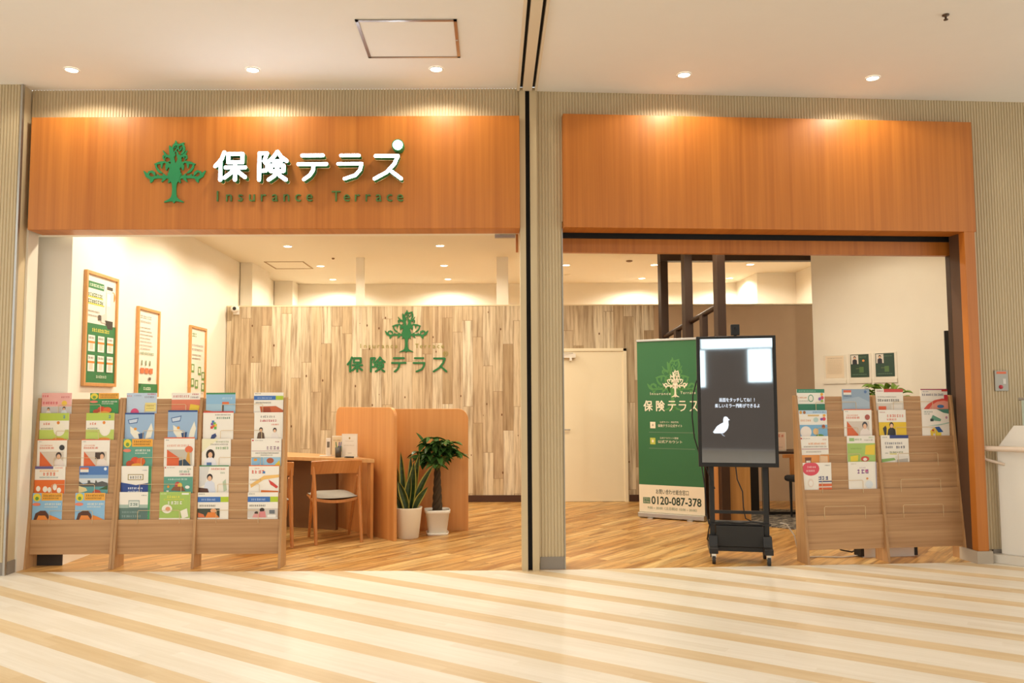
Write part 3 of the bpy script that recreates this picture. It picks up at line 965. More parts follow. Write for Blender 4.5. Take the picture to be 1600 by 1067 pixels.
RB = make_rack('magazine_rack', 'two-bay oak magazine rack full of brochures, next to the desk chairs', (-3.067, 6.68, 0), 0, [(0.0, 0.022), (0.638, 0.660), (1.335, 1.357)], [(0.16, 0.50)])
RZ = math.radians(7.4)
RC = make_rack('magazine_rack', 'two-bay oak magazine rack half empty, beside the black kiosk', (2.545, 6.746, 0), RZ, [(0.0, 0.022), (0.700, 0.722), (1.410, 1.432)], [(0.16, 0.52)])

def brochure(label, rack, r, x0, w, ops, base='F3ECDF', top=None, group='brochures in the magazine racks', tilt=0.0, name='brochure'):
    zb = ZT[r + 1] - 0.109
    ztop = top if top is not None else (1.41 if r == 0 else ZT[r] + 0.006)
    H = ztop - zb
    y = yrow(r) - 0.0015
    R3 = Matrix.Rotation(rack.rotation_euler[2], 4, 'Z')
    loc = Vector(rack.location) + R3 @ Vector((x0 + w / 2, y, zb))
    m = MB()
    mats = [base]
    m.box(-w / 2, w / 2, -0.006, 0.0, 0, H)
    vis = ztop - ZT[r + 1]
    print_ops(m, ops, lambda u: -w / 2 + u * w, lambda v: H - v * vis, -0.006, mats)
    o = m.build(name, [ink(c) for c in mats], None, fixn=False)
    o.location = loc
    o.rotation_euler = (0, tilt, rack.rotation_euler[2])
    return tag(o, label, 'brochure', group)

W = 'F3ECDF'
def band(u0, v0, u1, v1, c): return ('r', u0, v0, u1, v1, c)
def d_pink():
    return [band(0, 0, 1, 0.65, 'EFB4AE'), ('t', 0.03, 0.1, 0.22, 0.2, 'D9485A'), ('t', 0.65, 0.16, 0.95, 0.24, 'C9606A'), ('t', 0.05, 0.42, 0.55, 0.54, 'D9485A'), ('e', 0.76, 0.5, 0.09, 0.13, 'F2C94E'),
            band(0, 0.66, 1, 1, 'C9C4C2'), ('person', 0.24, 0.72, 0.55, '2A2220', 'E6E0DA'), ('person', 0.76, 0.68, 0.6, '2A2220', 'D9E2EA')]
def d_lime():
    return [band(0, 0, 1, 0.28, 'B8CC52'), band(0, 0.62, 1, 1, 'C2D468'), ('t', 0.14, 0.36, 0.36, 0.44, 'D9643A'), ('t', 0.06, 0.55, 0.45, 0.6, '5A7A3A'), ('e', 0.68, 0.6, 0.2, 0.26, 'F4EEDD'), ('e', 0.64, 0.36, 0.05, 0.06, 'E58A35'),
            ('t', 0.8, 0.08, 0.95, 0.2, '5A90B8'), ('e', 0.66, 0.97, 0.2, 0.06, 'E8A040'), band(0.03, 0.97, 0.35, 1, '3F7CB8')]
def d_sun(bg):
    return [band(0, 0, 1, 1, bg), band(0.3, 0, 1, 0.28, 'EDA93A'), ('t', 0.36, 0.06, 0.95, 0.13, '7A5A24'), ('t', 0.36, 0.17, 0.9, 0.22, '7A5A24'), ('e', 0.15, 0.16, 0.13, 0.15, 'E6D23E'), ('e', 0.15, 0.2, 0.06, 0.07, '6E9A3E'),
            ('e', 0.14, 0.42, 0.14, 0.06, 'E8846A'), ('t', 0.42, 0.38, 0.95, 0.45, 'F0EFDF'), ('t', 0.42, 0.49, 0.85, 0.54, 'F0EFDF')]
def d_petal(bg):
    return d_sun(bg) + [('e', 0.42, 0.78, 0.14, 0.13, 'D8502C'), ('e', 0.62, 0.82, 0.15, 0.14, 'E06A30'), ('e', 0.26, 0.9, 0.14, 0.12, 'B84A24'), ('e', 0.5, 0.96, 0.2, 0.08, 'E8A63C')]
def d_hill(bg):
    return d_sun(bg) + [('p', [(0.06, 1), (0.12, 0.76), (0.28, 0.66), (0.45, 0.66), (0.55, 0.8), (0.6, 1)], '5A3422'), ('p', [(0.16, 1), (0.22, 0.84), (0.45, 0.84), (0.55, 1)], 'E58A3A'), ('p', [(0.55, 1), (0.6, 0.82), (0.8, 0.9), (0.98, 1)], 'E58A3A')]
def d_note(bg):
    return [band(0, 0, 1, 1, bg), ('t', 0.02, 0.1, 0.2, 0.18, 'D24A4A'), ('t', 0.25, 0.1, 0.5, 0.16, '8896B0'), ('t', 0.7, 0.02, 0.95, 0.1, 'D24A4A'), ('t', 0.6, 0.16, 0.95, 0.24, '8A7A80'),
            ('e', 0.28, 0.97, 0.14, 0.22, 'DB4F78'), ('r', 0.62, 0.48, 0.98, 0.9, 'EFDD86'), ('t', 0.67, 0.6, 0.93, 0.66, 'B09A4A'), ('t', 0.67, 0.72, 0.9, 0.78, 'B09A4A')]
def d_coral():
    return [band(0, 0.33, 1, 1, 'DD7F5E'), ('t', 0.06, 0.12, 0.6, 0.22, 'C2504A'), ('t', 0.72, 0.03, 0.97, 0.11, 'C23A3A'), ('t', 0.66, 0.18, 0.97, 0.26, '8A7A80'), ('p', [(0.66, 0.55), (0.98, 0.62), (0.94, 1), (0.6, 0.95)], 'E9C63F')]
def d_wing():
    return [band(0, 0, 1, 1, '9DB9D6'), band(0, 0, 1, 0.06, '2F4E8A'), ('p', [(0.1, 0.26), (0.46, 0.18), (0.42, 0.38), (0.14, 0.42)], '4B6A9E'), ('p', [(0.13, 0.28), (0.43, 0.22), (0.4, 0.35), (0.16, 0.39)], 'C9D6E6'),
            ('p', [(0.18, 0.5), (0.3, 0.58), (0.52, 0.75), (0.62, 0.98), (0.34, 0.95), (0.2, 0.75)], 'F1ECD9'), ('p', [(0.9, 0.38), (0.96, 0.62), (0.9, 0.92), (0.7, 0.98), (0.76, 0.7)], 'F1ECD9'), ('e', 0.36, 0.6, 0.05, 0.05, 'E59A35'), ('p', [(0.46, 0.78), (0.66, 0.74), (0.64, 0.96), (0.5, 0.98)], '34507E')]
def d_sky():
    return [band(0, 0, 1, 1, '8FBAD8'), band(0, 0, 1, 0.08, '3F8A56'), band(0, 0.55, 1, 1, 'A4C4D6'), ('t', 0.55, 0.22, 0.9, 0.32, 'C6DCEA'), ('r', 0.55, 0.45, 0.78, 0.58, 'E2703E'), ('r', 0.55, 0.6, 0.61, 1, '6A6258'), ('p', [(0, 1), (0, 0.85), (0.3, 0.92), (0.45, 1)], 'D98E3A')]
def d_blue(pic):
    o = [('t', 0.03, 0.03, 0.25, 0.08, '7A756C'), band(0, 0.16, 0.74, 0.36, '3E6FB6'), band(0.74, 0.16, 1, 0.36, 'B2C832'), ('t', 0.12, 0.23, 0.6, 0.3, 'B8CCE8'), ('t', 0.06, 0.46, 0.6, 0.53, '6E665C')]
    if pic == 0:
        o += [('p', [(0.2, 0.68), (0.75, 0.66), (1, 0.86), (1, 1), (0.25, 1)], 'C8663C'), ('p', [(0.3, 0.72), (0.55, 0.72), (0.6, 1), (0.28, 1)], 'A44A2C')]
    elif pic == 1:
        o += [band(0, 0.6, 0.72, 0.94, '3E4438'), ('p', [(0.02, 0.93), (0.02, 0.75), (0.2, 0.82), (0.25, 0.93)], 'D9774A'), ('e', 0.52, 0.68, 0.1, 0.08, 'E6A87A'), ('p', [(0.25, 0.94), (0.34, 0.74), (0.56, 0.74), (0.72, 0.94)], 'E5853A')]
    else:
        o += [band(0, 0.6, 1, 0.94, 'CFC6BC'), ('e', 0.48, 0.66, 0.08, 0.08, '33271F'), ('p', [(0.34, 0.94), (0.4, 0.72), (0.58, 0.7), (0.62, 0.94)], 'D98A8A'), ('e', 0.3, 0.77, 0.07, 0.06, '4A3A30'), ('p', [(0.16, 0.94), (0.22, 0.8), (0.36, 0.8), (0.38, 0.94)], 'E0A09A'), ('r', 0.72, 0.66, 0.9, 0.8, '6A7076'), ('r', 0.66, 0.84, 0.94, 0.94, 'EDE8E0')]
    return o
def d_dots():
    o = [band(0, 0, 1, 0.05, 'D2483E'), ('t', 0.4, 0.1, 0.9, 0.15, '8A857C'), ('t', 0.45, 0.2, 0.9, 0.27, '3E7A5A')]
    for i, (u, v, c) in enumerate(((0.33, 0.38, '3F7CB8'), (0.38, 0.44, '6FB24A'), (0.3, 0.46, '8A5AA8'), (0.42, 0.5, 'E9C63F'), (0.35, 0.54, 'E2703E'), (0.29, 0.58, 'D2483E'), (0.41, 0.6, '6FB24A'))):
        o.append(('r', u - 0.04, v - 0.05, u + 0.04, v + 0.04, c))
    return o + [('p', [(0.25, 1), (0.3, 0.84), (0.42, 0.78), (0.46, 0.88), (0.36, 1)], '3A4A7A')]
def d_two():
    return [('t', 0.22, 0.12, 0.75, 0.2, '8A857C'), ('t', 0.2, 0.27, 0.78, 0.35, 'C23A4A'), ('t', 0.6, 0.42, 0.85, 0.48, 'E0866A'), ('person', 0.24, 0.58, 0.6, '2A2220', '6A5442'), ('person', 0.72, 0.6, 0.6, '2A2220', 'EDE4DC')]
def d_photo(dark, c1='DE6A38', c2='463A34', badge=None):
    o = [band(0, 0, 1, 0.035, 'E06A3A'), ('t', 0.05, 0.07, 0.17, 0.1, '55504A'), ('t', 0.1, 0.2, 0.5, 0.25, 'E8A080'), ('t', 0.08, 0.28, 0.6, 0.35, 'E2704A'),
         band(0.1, 0.45, 0.9, 1, 'D8CABA'), ('p', [(0.1, 0.44), (0.55, 1), (0.1, 1)], c1), ('person', 0.74, 0.5, 0.9, c2, 'EDE0D6')]
    if dark:
        o += [band(0.5, 0.48, 0.68, 0.72, '4E3A2C')]
    if badge:
        o.append(('e', 0.84, 0.3, 0.09, 0.1, badge))
    return o
def d_bike():
    return [band(0, 0, 1, 0.04, 'E06A3A'), ('t', 0.05, 0.08, 0.17, 0.11, '55504A'), ('t', 0.1, 0.25, 0.85, 0.32, 'E8A080'), band(0.1, 0.42, 0.92, 1, 'C7BFAE'), ('p', [(0.1, 0.42), (0.5, 0.7), (0.5, 1), (0.1, 1)], 'E0683A'),
            ('e', 0.82, 0.42, 0.13, 0.12, 'E2704A'), ('p', [(0.78, 0.5), (0.84, 0.5), (0.88, 0.98), (0.7, 0.95)], 'D8A24A'), ('p', [(0.5, 0.8), (0.7, 0.75), (0.92, 1), (0.5, 1)], '3E4E5E')]
def d_woman():
    return [('p', [(0, 0), (0.6, 0), (0.2, 0.3), (0, 0.5)], 'EEE7C2'), ('t', 0.48, 0.08, 0.92, 0.14, '8A9A6A'), ('t', 0.3, 0.18, 0.92, 0.23, '8A857C'), ('t', 0.48, 0.3, 0.92, 0.38, '6FA05A'),
            ('e', 0.3, 0.58, 0.15, 0.2, '30241E'), ('person', 0.3, 0.44, 1.0, '30241E', 'E8E6EA'), band(0.18, 0.86, 0.35, 1, '5A78A8')]
def d_kid():
    return [('r', 0.02, 0.04, 0.08, 0.09, 'C23A3A'), ('t', 0.12, 0.05, 0.4, 0.08, '9A948A'), ('t', 0.8, 0.09, 0.95, 0.14, 'B04A5A'), ('t', 0.52, 0.28, 0.95, 0.4, 'A08090'), band(0.02, 0.44, 0.98, 0.46, 'C9A8A8'), ('t', 0.15, 0.5, 0.9, 0.55, '8A857C'), ('t', 0.32, 0.58, 0.7, 0.62, '8A857C'),
            band(0.02, 0.68, 0.4, 1, '8FBAD8'), band(0.42, 0.68, 0.98, 1, '9DC4DC'), ('e', 0.15, 0.77, 0.06, 0.05, 'E59A35'), ('e', 0.64, 0.8, 0.12, 0.1, 'B05A3A'), ('p', [(0.75, 1), (0.95, 0.78), (0.98, 1)], 'E9C63F')]
def d_orange():
    return [band(0, 0, 0.6, 0.1, '6A6090'), ('t', 0.65, 0.04, 0.95, 0.08, 'E06A4A'), ('t', 0.15, 0.14, 0.8, 0.2, 'EFAA4A'), ('t', 0.28, 0.22, 0.7, 0.34, 'E2704A'), ('t', 0.16, 0.38, 0.8, 0.43, '6A9AA8'), band(0, 0.5, 1, 1, 'E5702E'),
            ('e', 0.13, 0.82, 0.07, 0.1, 'F3ECDF'), ('e', 0.36, 0.84, 0.08, 0.11, 'F3ECDF'), ('e', 0.5, 0.86, 0.06, 0.1, 'F3ECDF'), ('e', 0.68, 0.76, 0.07, 0.12, 'F3ECDF'), ('e', 0.82, 0.88, 0.07, 0.1, 'F3ECDF')]
def d_city():
    return [band(0, 0, 1, 1, '8FAED0'), band(0, 0, 1, 0.32, '4F7AB8'), band(0, 0.45, 1, 0.62, 'D8DCDC'), ('r', 0.03, 0.05, 0.32, 0.18, 'D9764A'), ('r', 0.03, 0.12, 0.32, 0.22, 'E8E2D6'), ('t', 0.03, 0.25, 0.32, 0.3, '2E3A4A'), ('e', 0.9, 0.1, 0.05, 0.06, 'E6EEF6'),
            ('p', [(0, 0.75), (0, 0.55), (0.15, 0.66), (0.3, 0.62), (0.3, 0.52), (0.38, 0.52), (0.4, 0.6), (0.55, 0.62), (0.58, 0.5), (0.64, 0.6), (0.8, 0.55), (1, 0.62), (1, 0.8)], '5A5A58'), band(0, 0.75, 1, 1, '5E9A9A'), ('p', [(0, 1), (0, 0.72), (0.25, 0.8), (0.3, 0.9)], 'E0CF96'), ('p', [(0.45, 1), (0.55, 0.85), (0.72, 0.88), (0.8, 1)], 'C2563A'), ('p', [(0.7, 0.85), (1, 0.7), (1, 0.86)], '3A5A34')]
def d_navy():
    return [band(0.9, 0, 1, 1, '3F8A56'), ('t', 0.7, 0.14, 0.86, 0.17, '5A6A8A'), ('r', 0.22, 0.3, 0.74, 0.52, 'A89868'), ('r', 0.25, 0.33, 0.71, 0.49, 'F3ECDF'), ('t', 0.3, 0.37, 0.68, 0.46, '3A4456'), ('p', [(0, 0.6), (0.5, 0.7), (0.9, 0.62), (0.9, 1), (0, 1)], '2F4A8E'), ('t', 0.24, 0.78, 0.72, 0.85, 'E6EAF2'), ('t', 0.24, 0.9, 0.72, 0.96, 'E6EAF2')]
def d_teal():
    return [('r', 0.02, 0.04, 0.06, 0.09, 'C23A3A'), ('t', 0.1, 0.05, 0.38, 0.08, '9A948A'), ('t', 0.8, 0.09, 0.93, 0.14, '8AA870'), ('t', 0.52, 0.17, 0.9, 0.25, '8AB09A'), ('t', 0.54, 0.28, 0.93, 0.34, 'B05A7A'), band(0, 0.4, 1, 1, '5E9E88'), ('t', 0.15, 0.46, 0.8, 0.52, 'CFE2DA'),
            ('e', 0.48, 0.7, 0.1, 0.12, 'C2504A'), ('e', 0.56, 0.72, 0.08, 0.1, 'E9C63F'), ('p', [(0.25, 0.9), (0.34, 0.76), (0.66, 0.76), (0.75, 0.92)], '8A5A3A'), ('e', 0.82, 0.78, 0.08, 0.06, 'EDE8E0'), ('r', 0.1, 0.9, 0.18, 1, 'EDE8E0'), ('e', 0.16, 0.76, 0.04, 0.05, 'E59A35')]
def d_write():
    return [band(0, 0, 1, 0.04, '3F8A56'), ('p', [(0, 0.04), (0.35, 0.04), (0.2, 0.7), (0, 0.8)], 'D8D6D2'), ('t', 0.4, 0.1, 0.92, 0.16, 'D2563E'), ('person', 0.36, 0.34, 0.9, '2A2220', 'D9DEEA'), ('p', [(0, 1), (0, 0.8), (0.3, 0.84), (0.35, 1)], '5A3A2E'), ('t', 0.72, 0.24, 0.9, 0.3, 'B8C4B0'), ('p', [(0.84, 0.95), (0.8, 0.6), (0.9, 0.5), (0.95, 0.9)], 'BCCBAE')]
def d_swoosh():
    return [band(0, 0, 1, 0.035, 'E0702E'), ('t', 0.2, 0.1, 0.36, 0.14, 'E2704A'), ('t', 0.1, 0.18, 0.5, 0.3, 'DB5A48'), ('r', 0.46, 0.22, 0.54, 0.3, '3F7CB8'), ('p', [(0.05, 0.7), (0.5, 0.38), (1, 0.34), (1, 0.44), (0.5, 0.52), (0.08, 0.82)], 'EFC070'), ('t', 0.05, 0.5, 0.4, 0.55, 'A08A7A'), ('p', [(0.65, 0.52), (0.8, 0.62), (0.98, 0.78), (0.92, 0.84), (0.72, 0.7)], 'D2483E'), ('p', [(0.4, 1), (0.42, 0.9), (0.98, 0.93), (0.98, 1)], 'E0762E')]
def d_greyg():
    return [band(0.93, 0, 1, 1, '4A9A62'), band(0, 0.46, 0.93, 0.58, 'A8BCAE'), band(0, 0.58, 0.93, 1, '5E7A72'), ('r', 0.3, 0.3, 0.66, 0.58, '8AA29A'), ('r', 0.32, 0.33, 0.64, 0.55, 'DCE0D6'), ('t', 0.36, 0.4, 0.6, 0.5, '5E7A72'), ('t', 0.72, 0.1, 0.88, 0.14, '7A8A84'), ('t', 0.1, 0.7, 0.7, 0.76, '9AB0A8'), ('t', 0.1, 0.84, 0.7, 0.92, '9AB0A8')]
def d_leaf():
    return [band(0, 0, 1, 1, 'A6C462'), ('t', 0.04, 0.04, 0.2, 0.09, 'DDE8B8'), ('r', 0.72, 0.04, 0.95, 0.1, 'F0F2E0'), ('t', 0.25, 0.14, 0.68, 0.22, 'EAE25A'), ('t', 0.14, 0.25, 0.82, 0.3, 'EAE25A'), ('t', 0.28, 0.34, 0.76, 0.45, 'F4F2E4'), ('e', 0.25, 0.62, 0.17, 0.16, 'F1ECD9'), ('e', 0.28, 0.62, 0.08, 0.08, 'E59A70'), ('p', [(0.68, 0.7), (0.9, 0.6), (0.95, 0.9), (0.75, 0.97)], 'F1ECD9'), band(0, 0.95, 1, 1, 'F1ECD9')]
# placement: photo pixel span of each cover in the racks beside the jamb
def left_x(px, r):
    return at(px, 700, 6.68 + yrow(r)).x
PLACE = [
    # row, x0, x1, ops, label, top
    (0, 62, 109, d_pink(), 'pink brochure with two dark-haired heads, top row beside the door jamb', 1.415),
    (0, 139, 184, d_petal('3E8F4E'), 'green brochure with an orange band and red petals, top row of the narrow rack', 1.412),
    (0, 190, 238, d_note('BFD0E2'), 'pale blue brochure with a yellow note and pink dome, top row', 1.412),
    (0, 267, 312, d_coral(), 'coral brochure with a white head and yellow note, top row', 1.412),
    (0, 321, 367, d_sky(), 'sky blue brochure with a signpost and green top edge, top row', 1.412),
    (0, 396, 442, d_blue(0), 'white brochure with a blue and lime band and brown hands, top row', 1.412),
    (1, 60, 106, d_lime(), 'lime and white brochure, second row, beside the door jamb', None),
    (1, 134, 178, d_lime(), 'lime and white brochure, second row, at the inner end of the narrow rack', None),
    (1, 189, 235, d_wing(), 'pale blue brochure with white wing shapes, second row, below the yellow-note cover', None),
    (1, 262, 308, d_wing(), 'pale blue brochure with white wing shapes, second row, below the coral cover', 1.268),
    (1, 317, 365, d_dots(), 'white brochure with a red edge and coloured blocks, second row', 1.258),
    (1, 397, 442, d_two(), 'white brochure with two people under a red heading, second row', None),
    (2, 53, 99, d_photo(False, badge='3A3A3A'), 'white brochure with an orange wedge and a dark badge, third row beside the door jamb', None),
    (2, 128, 172, d_photo(True), 'white brochure with an orange wedge and brown photo, third row of the narrow rack', None),
    (2, 184, 230, d_petal('5FA08A'), 'teal brochure with an orange band and orange petals, third row', 1.034),
    (2, 257, 305, d_bike(), 'white brochure with an orange wedge, round badge and bicycle photo, third row', 1.046),
    (2, 316, 361, d_woman(), 'white brochure with a long-haired woman portrait, third row', None),
    (2, 393, 440, d_kid(), 'white brochure with a small cartoon child on blue, third row at the rack end', None),
    (3, 48, 95, d_orange(), 'orange brochure with white dots under a white head, fourth row beside the door jamb', 0.815),
    (3, 126, 171, d_city(), 'blue brochure with a city skyline, fourth row of the narrow rack', None),
    (3, 179, 226, d_navy(), 'white and navy brochure with a green edge, fourth row', None),
    (3, 258, 303, d_teal(), 'white brochure with a teal lower half, fourth row', None),
    (3, 312, 358, d_write(), 'white brochure with a man writing and a green top edge, fourth row', 0.818),
    (3, 390, 437, d_swoosh(), 'white brochure with an orange swoosh and red stripe, fourth row', 0.818),
    (4, 46, 92, d_hill('8FBEDF'), 'blue brochure with a yellow band and brown hill, bottom row beside the door jamb', None),
    (4, 121, 167, d_hill('8FBEDF'), 'blue brochure with a yellow band and brown hill, bottom row, beside grey-green cover', None),
    (4, 176, 224, d_greyg(), 'white and grey-green brochure with a green edge, bottom row', 0.606),
    (4, 252, 300, d_leaf(), 'leaf green brochure with yellow lettering, bottom row', 0.606),
    (4, 308, 356, d_blue(1), 'white brochure with a blue and lime band and orange jumper photo, bottom row', None),
    (4, 389, 436, d_blue(2), 'white brochure with a blue and lime band and family photo, bottom row', None),
]
BASES = {7: W}
for i, (r, a, c, ops, lab, top) in enumerate(PLACE):
    rack = RA if i % 6 < 2 else RB
    x0, x1 = left_x(a, r), left_x(c, r)
    lo, hi = {0: (RA.location.x + 0.006, RA.location.x + 0.662), 1: (RA.location.x + 0.006, RA.location.x + 0.662)}.get(i % 6, (RB.location.x + 0.024, RB.location.x + 0.636) if i % 6 < 4 else (RB.location.x + 0.662, RB.location.x + 1.333))
    w = min(x1 - x0, 0.25)
    x0 = min(max(x0, lo), hi - w)
    brochure(lab, rack, r, x0 - rack.location.x, w, ops, top=top, group='brochures in the racks beside the door jamb')

def e_green():
    return [band(0, 0, 1, 0.17, '3A8A6A'), ('t', 0.06, 0.06, 0.7, 0.12, '9AC4AE'), ('e', 0.5, 0.42, 0.1, 0.17, '5A9A78'), ('e', 0.5, 0.42, 0.075, 0.13, 'EDE8DA'), ('t', 0.05, 0.35, 0.36, 0.42, 'E0A070'), ('t', 0.08, 0.52, 0.4, 0.56, '8A9A8A'), ('e', 0.9, 0.24, 0.05, 0.07, 'EDA93A'), ('e', 0.82, 0.45, 0.05, 0.07, '8A5AA8'), ('e', 0.91, 0.4, 0.06, 0.08, 'D84A5A'), ('e', 0.9, 0.55, 0.05, 0.06, '8AB84A'), band(0, 0.68, 1, 1, '2F7A5A')]
def e_greyblue():
    return [band(0, 0, 1, 1, '93A6B8'), ('p', [(0, 0.5), (0.6, 0.35), (1, 0.6), (1, 1), (0, 1)], 'A9B8C4'), ('r', 0.06, 0.05, 0.34, 0.16, 'DD6A48'), ('r', 0.06, 0.16, 0.34, 0.26, 'EDE4D6'), ('t', 0.06, 0.3, 0.34, 0.35, '3A4A5A'), ('e', 0.85, 0.13, 0.05, 0.07, '5A7AA8')]
def e_red():
    return [band(0.3, 0, 1, 0.15, 'D2483E'), ('t', 0.04, 0.06, 0.24, 0.12, 'B05A6A'), ('t', 0.06, 0.34, 0.75, 0.4, 'A09A8E'), ('t', 0.06, 0.47, 0.9, 0.58, '4A443E'), band(0, 0.66, 1, 1, 'D6CDBF'), ('r', 0.08, 0.8, 0.36, 1, 'E0602E'), ('r', 0.55, 0.72, 0.95, 1, 'E6DED2')]
def e_arc():
    return [band(0, 0, 1, 0.05, 'A83A5A'), ('t', 0.08, 0.1, 0.3, 0.15, 'A0A0A8'), ('t', 0.06, 0.22, 0.85, 0.32, '5A5A78'), ('r', 0.78, 0.05, 1, 0.12, 'D2483E'), ('p', [(0.05, 1), (0.25, 0.72), (0.5, 0.53), (0.8, 0.45), (1, 0.5), (1, 1)], 'DD5A4A'), ('p', [(0.25, 1), (0.4, 0.75), (0.6, 0.6), (0.85, 0.55), (1, 0.6), (1, 1)], 'EBA08C'), ('e', 0.72, 0.82, 0.13, 0.08, '4A78A8'), ('r', 0.86, 0.28, 1, 0.5, 'D8404A')]
def e_sea():
    return [band(0, 0, 1, 0.14, 'BCD4E6'), ('e', 0.07, 0.08, 0.05, 0.06, 'D8A24A'), ('e', 0.2, 0.08, 0.05, 0.06, 'A0683A'), ('t', 0.5, 0.04, 0.95, 0.1, '6A9AB8'), ('r', 0.32, 0.17, 0.72, 0.23, 'DDB978'), ('t', 0.06, 0.35, 0.4, 0.42, 'E0A070'), ('e', 0.6, 0.36, 0.09, 0.09, 'B8D0C8'), ('e', 0.9, 0.2, 0.05, 0.05, 'EDA93A'), ('e', 0.89, 0.33, 0.06, 0.07, 'D84A5A'), ('e', 0.8, 0.34, 0.05, 0.05, '8A5AA8'), band(0, 0.55, 1, 1, '7FB2D4'), ('e', 0.23, 0.82, 0.2, 0.22, 'F0E4D8'), ('e', 0.58, 0.8, 0.1, 0.12, 'E6BE86'), ('e', 0.86, 0.62, 0.06, 0.08, 'A85A34'), ('e', 0.72, 0.97, 0.14, 0.07, '6A9A3E')]
def e_yellow():
    return [('t', 0.05, 0.07, 0.25, 0.11, 'C26A5A'), ('t', 0.32, 0.18, 0.92, 0.28, 'DB6A48'), ('t', 0.3, 0.33, 0.66, 0.4, 'E2704A'), band(0, 0.47, 1, 1, 'EAC32A'), ('person', 0.46, 0.5, 0.75, '3A2A20', '33302E'), ('p', [(0.2, 0.98), (0.14, 0.7), (0.24, 0.6), (0.28, 0.7), (0.26, 0.95)], '3A3634')]
def e_house():
    return [('p', [(0.55, 0), (1, 0), (1, 0.18), (0.8, 0.14)], '4E8A78'), ('t', 0.08, 0.07, 0.4, 0.13, '8AA098'), ('t', 0.08, 0.16, 0.3, 0.2, '6A8A80'), ('p', [(0.3, 0.42), (0.4, 0.22), (0.7, 0.38), (0.68, 0.46)], '6FA58C'), ('r', 0.3, 0.36, 0.42, 0.46, '3A4A44'), ('p', [(0.2, 0.62), (0.6, 0.58), (1, 0.5), (1, 0.53), (0.6, 0.62)], 'A8C8B8'), ('e', 0.9, 0.32, 0.04, 0.05, 'B88AA0'),
            ('p', [(0.3, 1), (0.28, 0.82), (0.45, 0.68), (0.62, 0.82), (0.62, 1)], 'E9C63F'), ('p', [(0.45, 0.68), (0.62, 0.66), (0.76, 0.86), (0.58, 0.88)], '2F5A9A'), ('r', 0.5, 0.88, 0.68, 1, 'EAD24A'), ('r', 0.38, 0.92, 0.46, 1, 'F3ECDF'), ('e', 0.38, 0.8, 0.04, 0.04, 'C2563A')]
def e_cat():
    return [('r', 0, 0.06, 0.05, 0.11, 'C23A3A'), ('t', 0.07, 0.07, 0.35, 0.1, '9A948A'), ('t', 0.8, 0.1, 0.95, 0.15, 'E0804A'), ('t', 0.28, 0.24, 0.92, 0.31, 'E89A5A'), ('t', 0.1, 0.36, 0.92, 0.41, '9A948A'), band(0.02, 0.46, 0.98, 0.49, 'C9A0A0'), ('t', 0.18, 0.55, 0.75, 0.6, 'B0A498'), band(0, 0.69, 1, 1, 'E0954E'), ('p', [(0.12, 0.78), (0.36, 0.78), (0.34, 1), (0.14, 1)], '7A4A2C'), ('r', 0.17, 0.9, 0.32, 1, 'EADFD0'), ('p', [(0.64, 1), (0.66, 0.72), (0.95, 0.74), (0.95, 1)], 'E8C29A')]
def e_lime():
    return [('r', 0.08, 0.08, 0.26, 0.2, '9ABF7A'), ('t', 0.28, 0.1, 0.55, 0.17, '8AA870'), ('t', 0.62, 0.14, 0.95, 0.19, 'A8A090'), ('t', 0.78, 0.05, 0.95, 0.09, '9ABF7A'), band(0, 0.28, 1, 1, 'A9C66A'), ('p', [(0.66, 0.36), (1, 0.33), (0.97, 0.72), (0.62, 0.7)], 'EBCB3E'), ('t', 0.12, 0.45, 0.5, 0.5, '8AA850'), ('p', [(0.1, 0.76), (0.38, 0.72), (0.36, 0.94), (0.1, 0.96)], 'EAD23E'), ('e', 0.62, 0.86, 0.15, 0.1, 'D2543E'), ('e', 0.62, 0.88, 0.07, 0.06, 'F0E4D8')]
def e_navytop():
    return [band(0.32, 0, 1, 0.12, '2F3F7E'), ('t', 0.06, 0.05, 0.26, 0.1, '8A857C'), ('t', 0.14, 0.26, 0.8, 0.34, '7A7A88'), ('t', 0.16, 0.4, 0.46, 0.48, '4A4A60'), ('t', 0.54, 0.4, 0.84, 0.49, '3A3A58'), ('t', 0.14, 0.64, 0.24, 0.68, '9AA08A'), ('t', 0.3, 0.6, 0.8, 0.66, '8A9060'), band(0.3, 0.68, 0.55, 0.71, 'DCD24A'), ('p', [(0, 0.88), (0.45, 0.84), (0.5, 0.92), (0, 1)], '8AB060'), ('r', 0.5, 0.78, 1, 1, 'E6DFD4'), ('p', [(0.55, 0.9), (0.95, 0.86), (0.95, 1), (0.55, 1)], 'B8B0A4')]
def e_balloon():
    return [('e', 0.28, 0.22, 0.3, 0.26, 'DB4F5E'), ('t', 0.16, 0.12, 0.44, 0.19, 'F0C8C8'), ('t', 0.12, 0.26, 0.42, 0.33, 'F0C8C8'), ('t', 0.78, 0.08, 0.95, 0.12, '8A857C'), ('t', 0.54, 0.5, 0.9, 0.64, '4A4A78'), band(0.54, 0.68, 1, 0.72, '2F3F7E'), band(0.54, 0.78, 1, 0.88, 'DD6A3A'), band(0.54, 0.92, 1, 1, 'DD6A3A'), ('e', 0.26, 0.75, 0.1, 0.16, 'EAD8C8'), ('e', 0.26, 0.76, 0.07, 0.1, 'F5EDE2')]
def e_white():
    return [('t', 0.1, 0.06, 0.3, 0.09, 'B0A078'), ('t', 0.4, 0.2, 0.62, 0.24, 'B090A8'), ('t', 0.32, 0.28, 0.68, 0.44, '8A5A8E'), ('p', [(0.6, 0.28), (0.72, 0.34), (0.6, 0.4)], 'C25A8A'), ('e', 0.66, 0.62, 0.04, 0.04, 'E59A55'), ('e', 0.72, 0.84, 0.14, 0.14, 'DCE2E6'), band(0.97, 0, 1, 1, 'A8A2B4')]
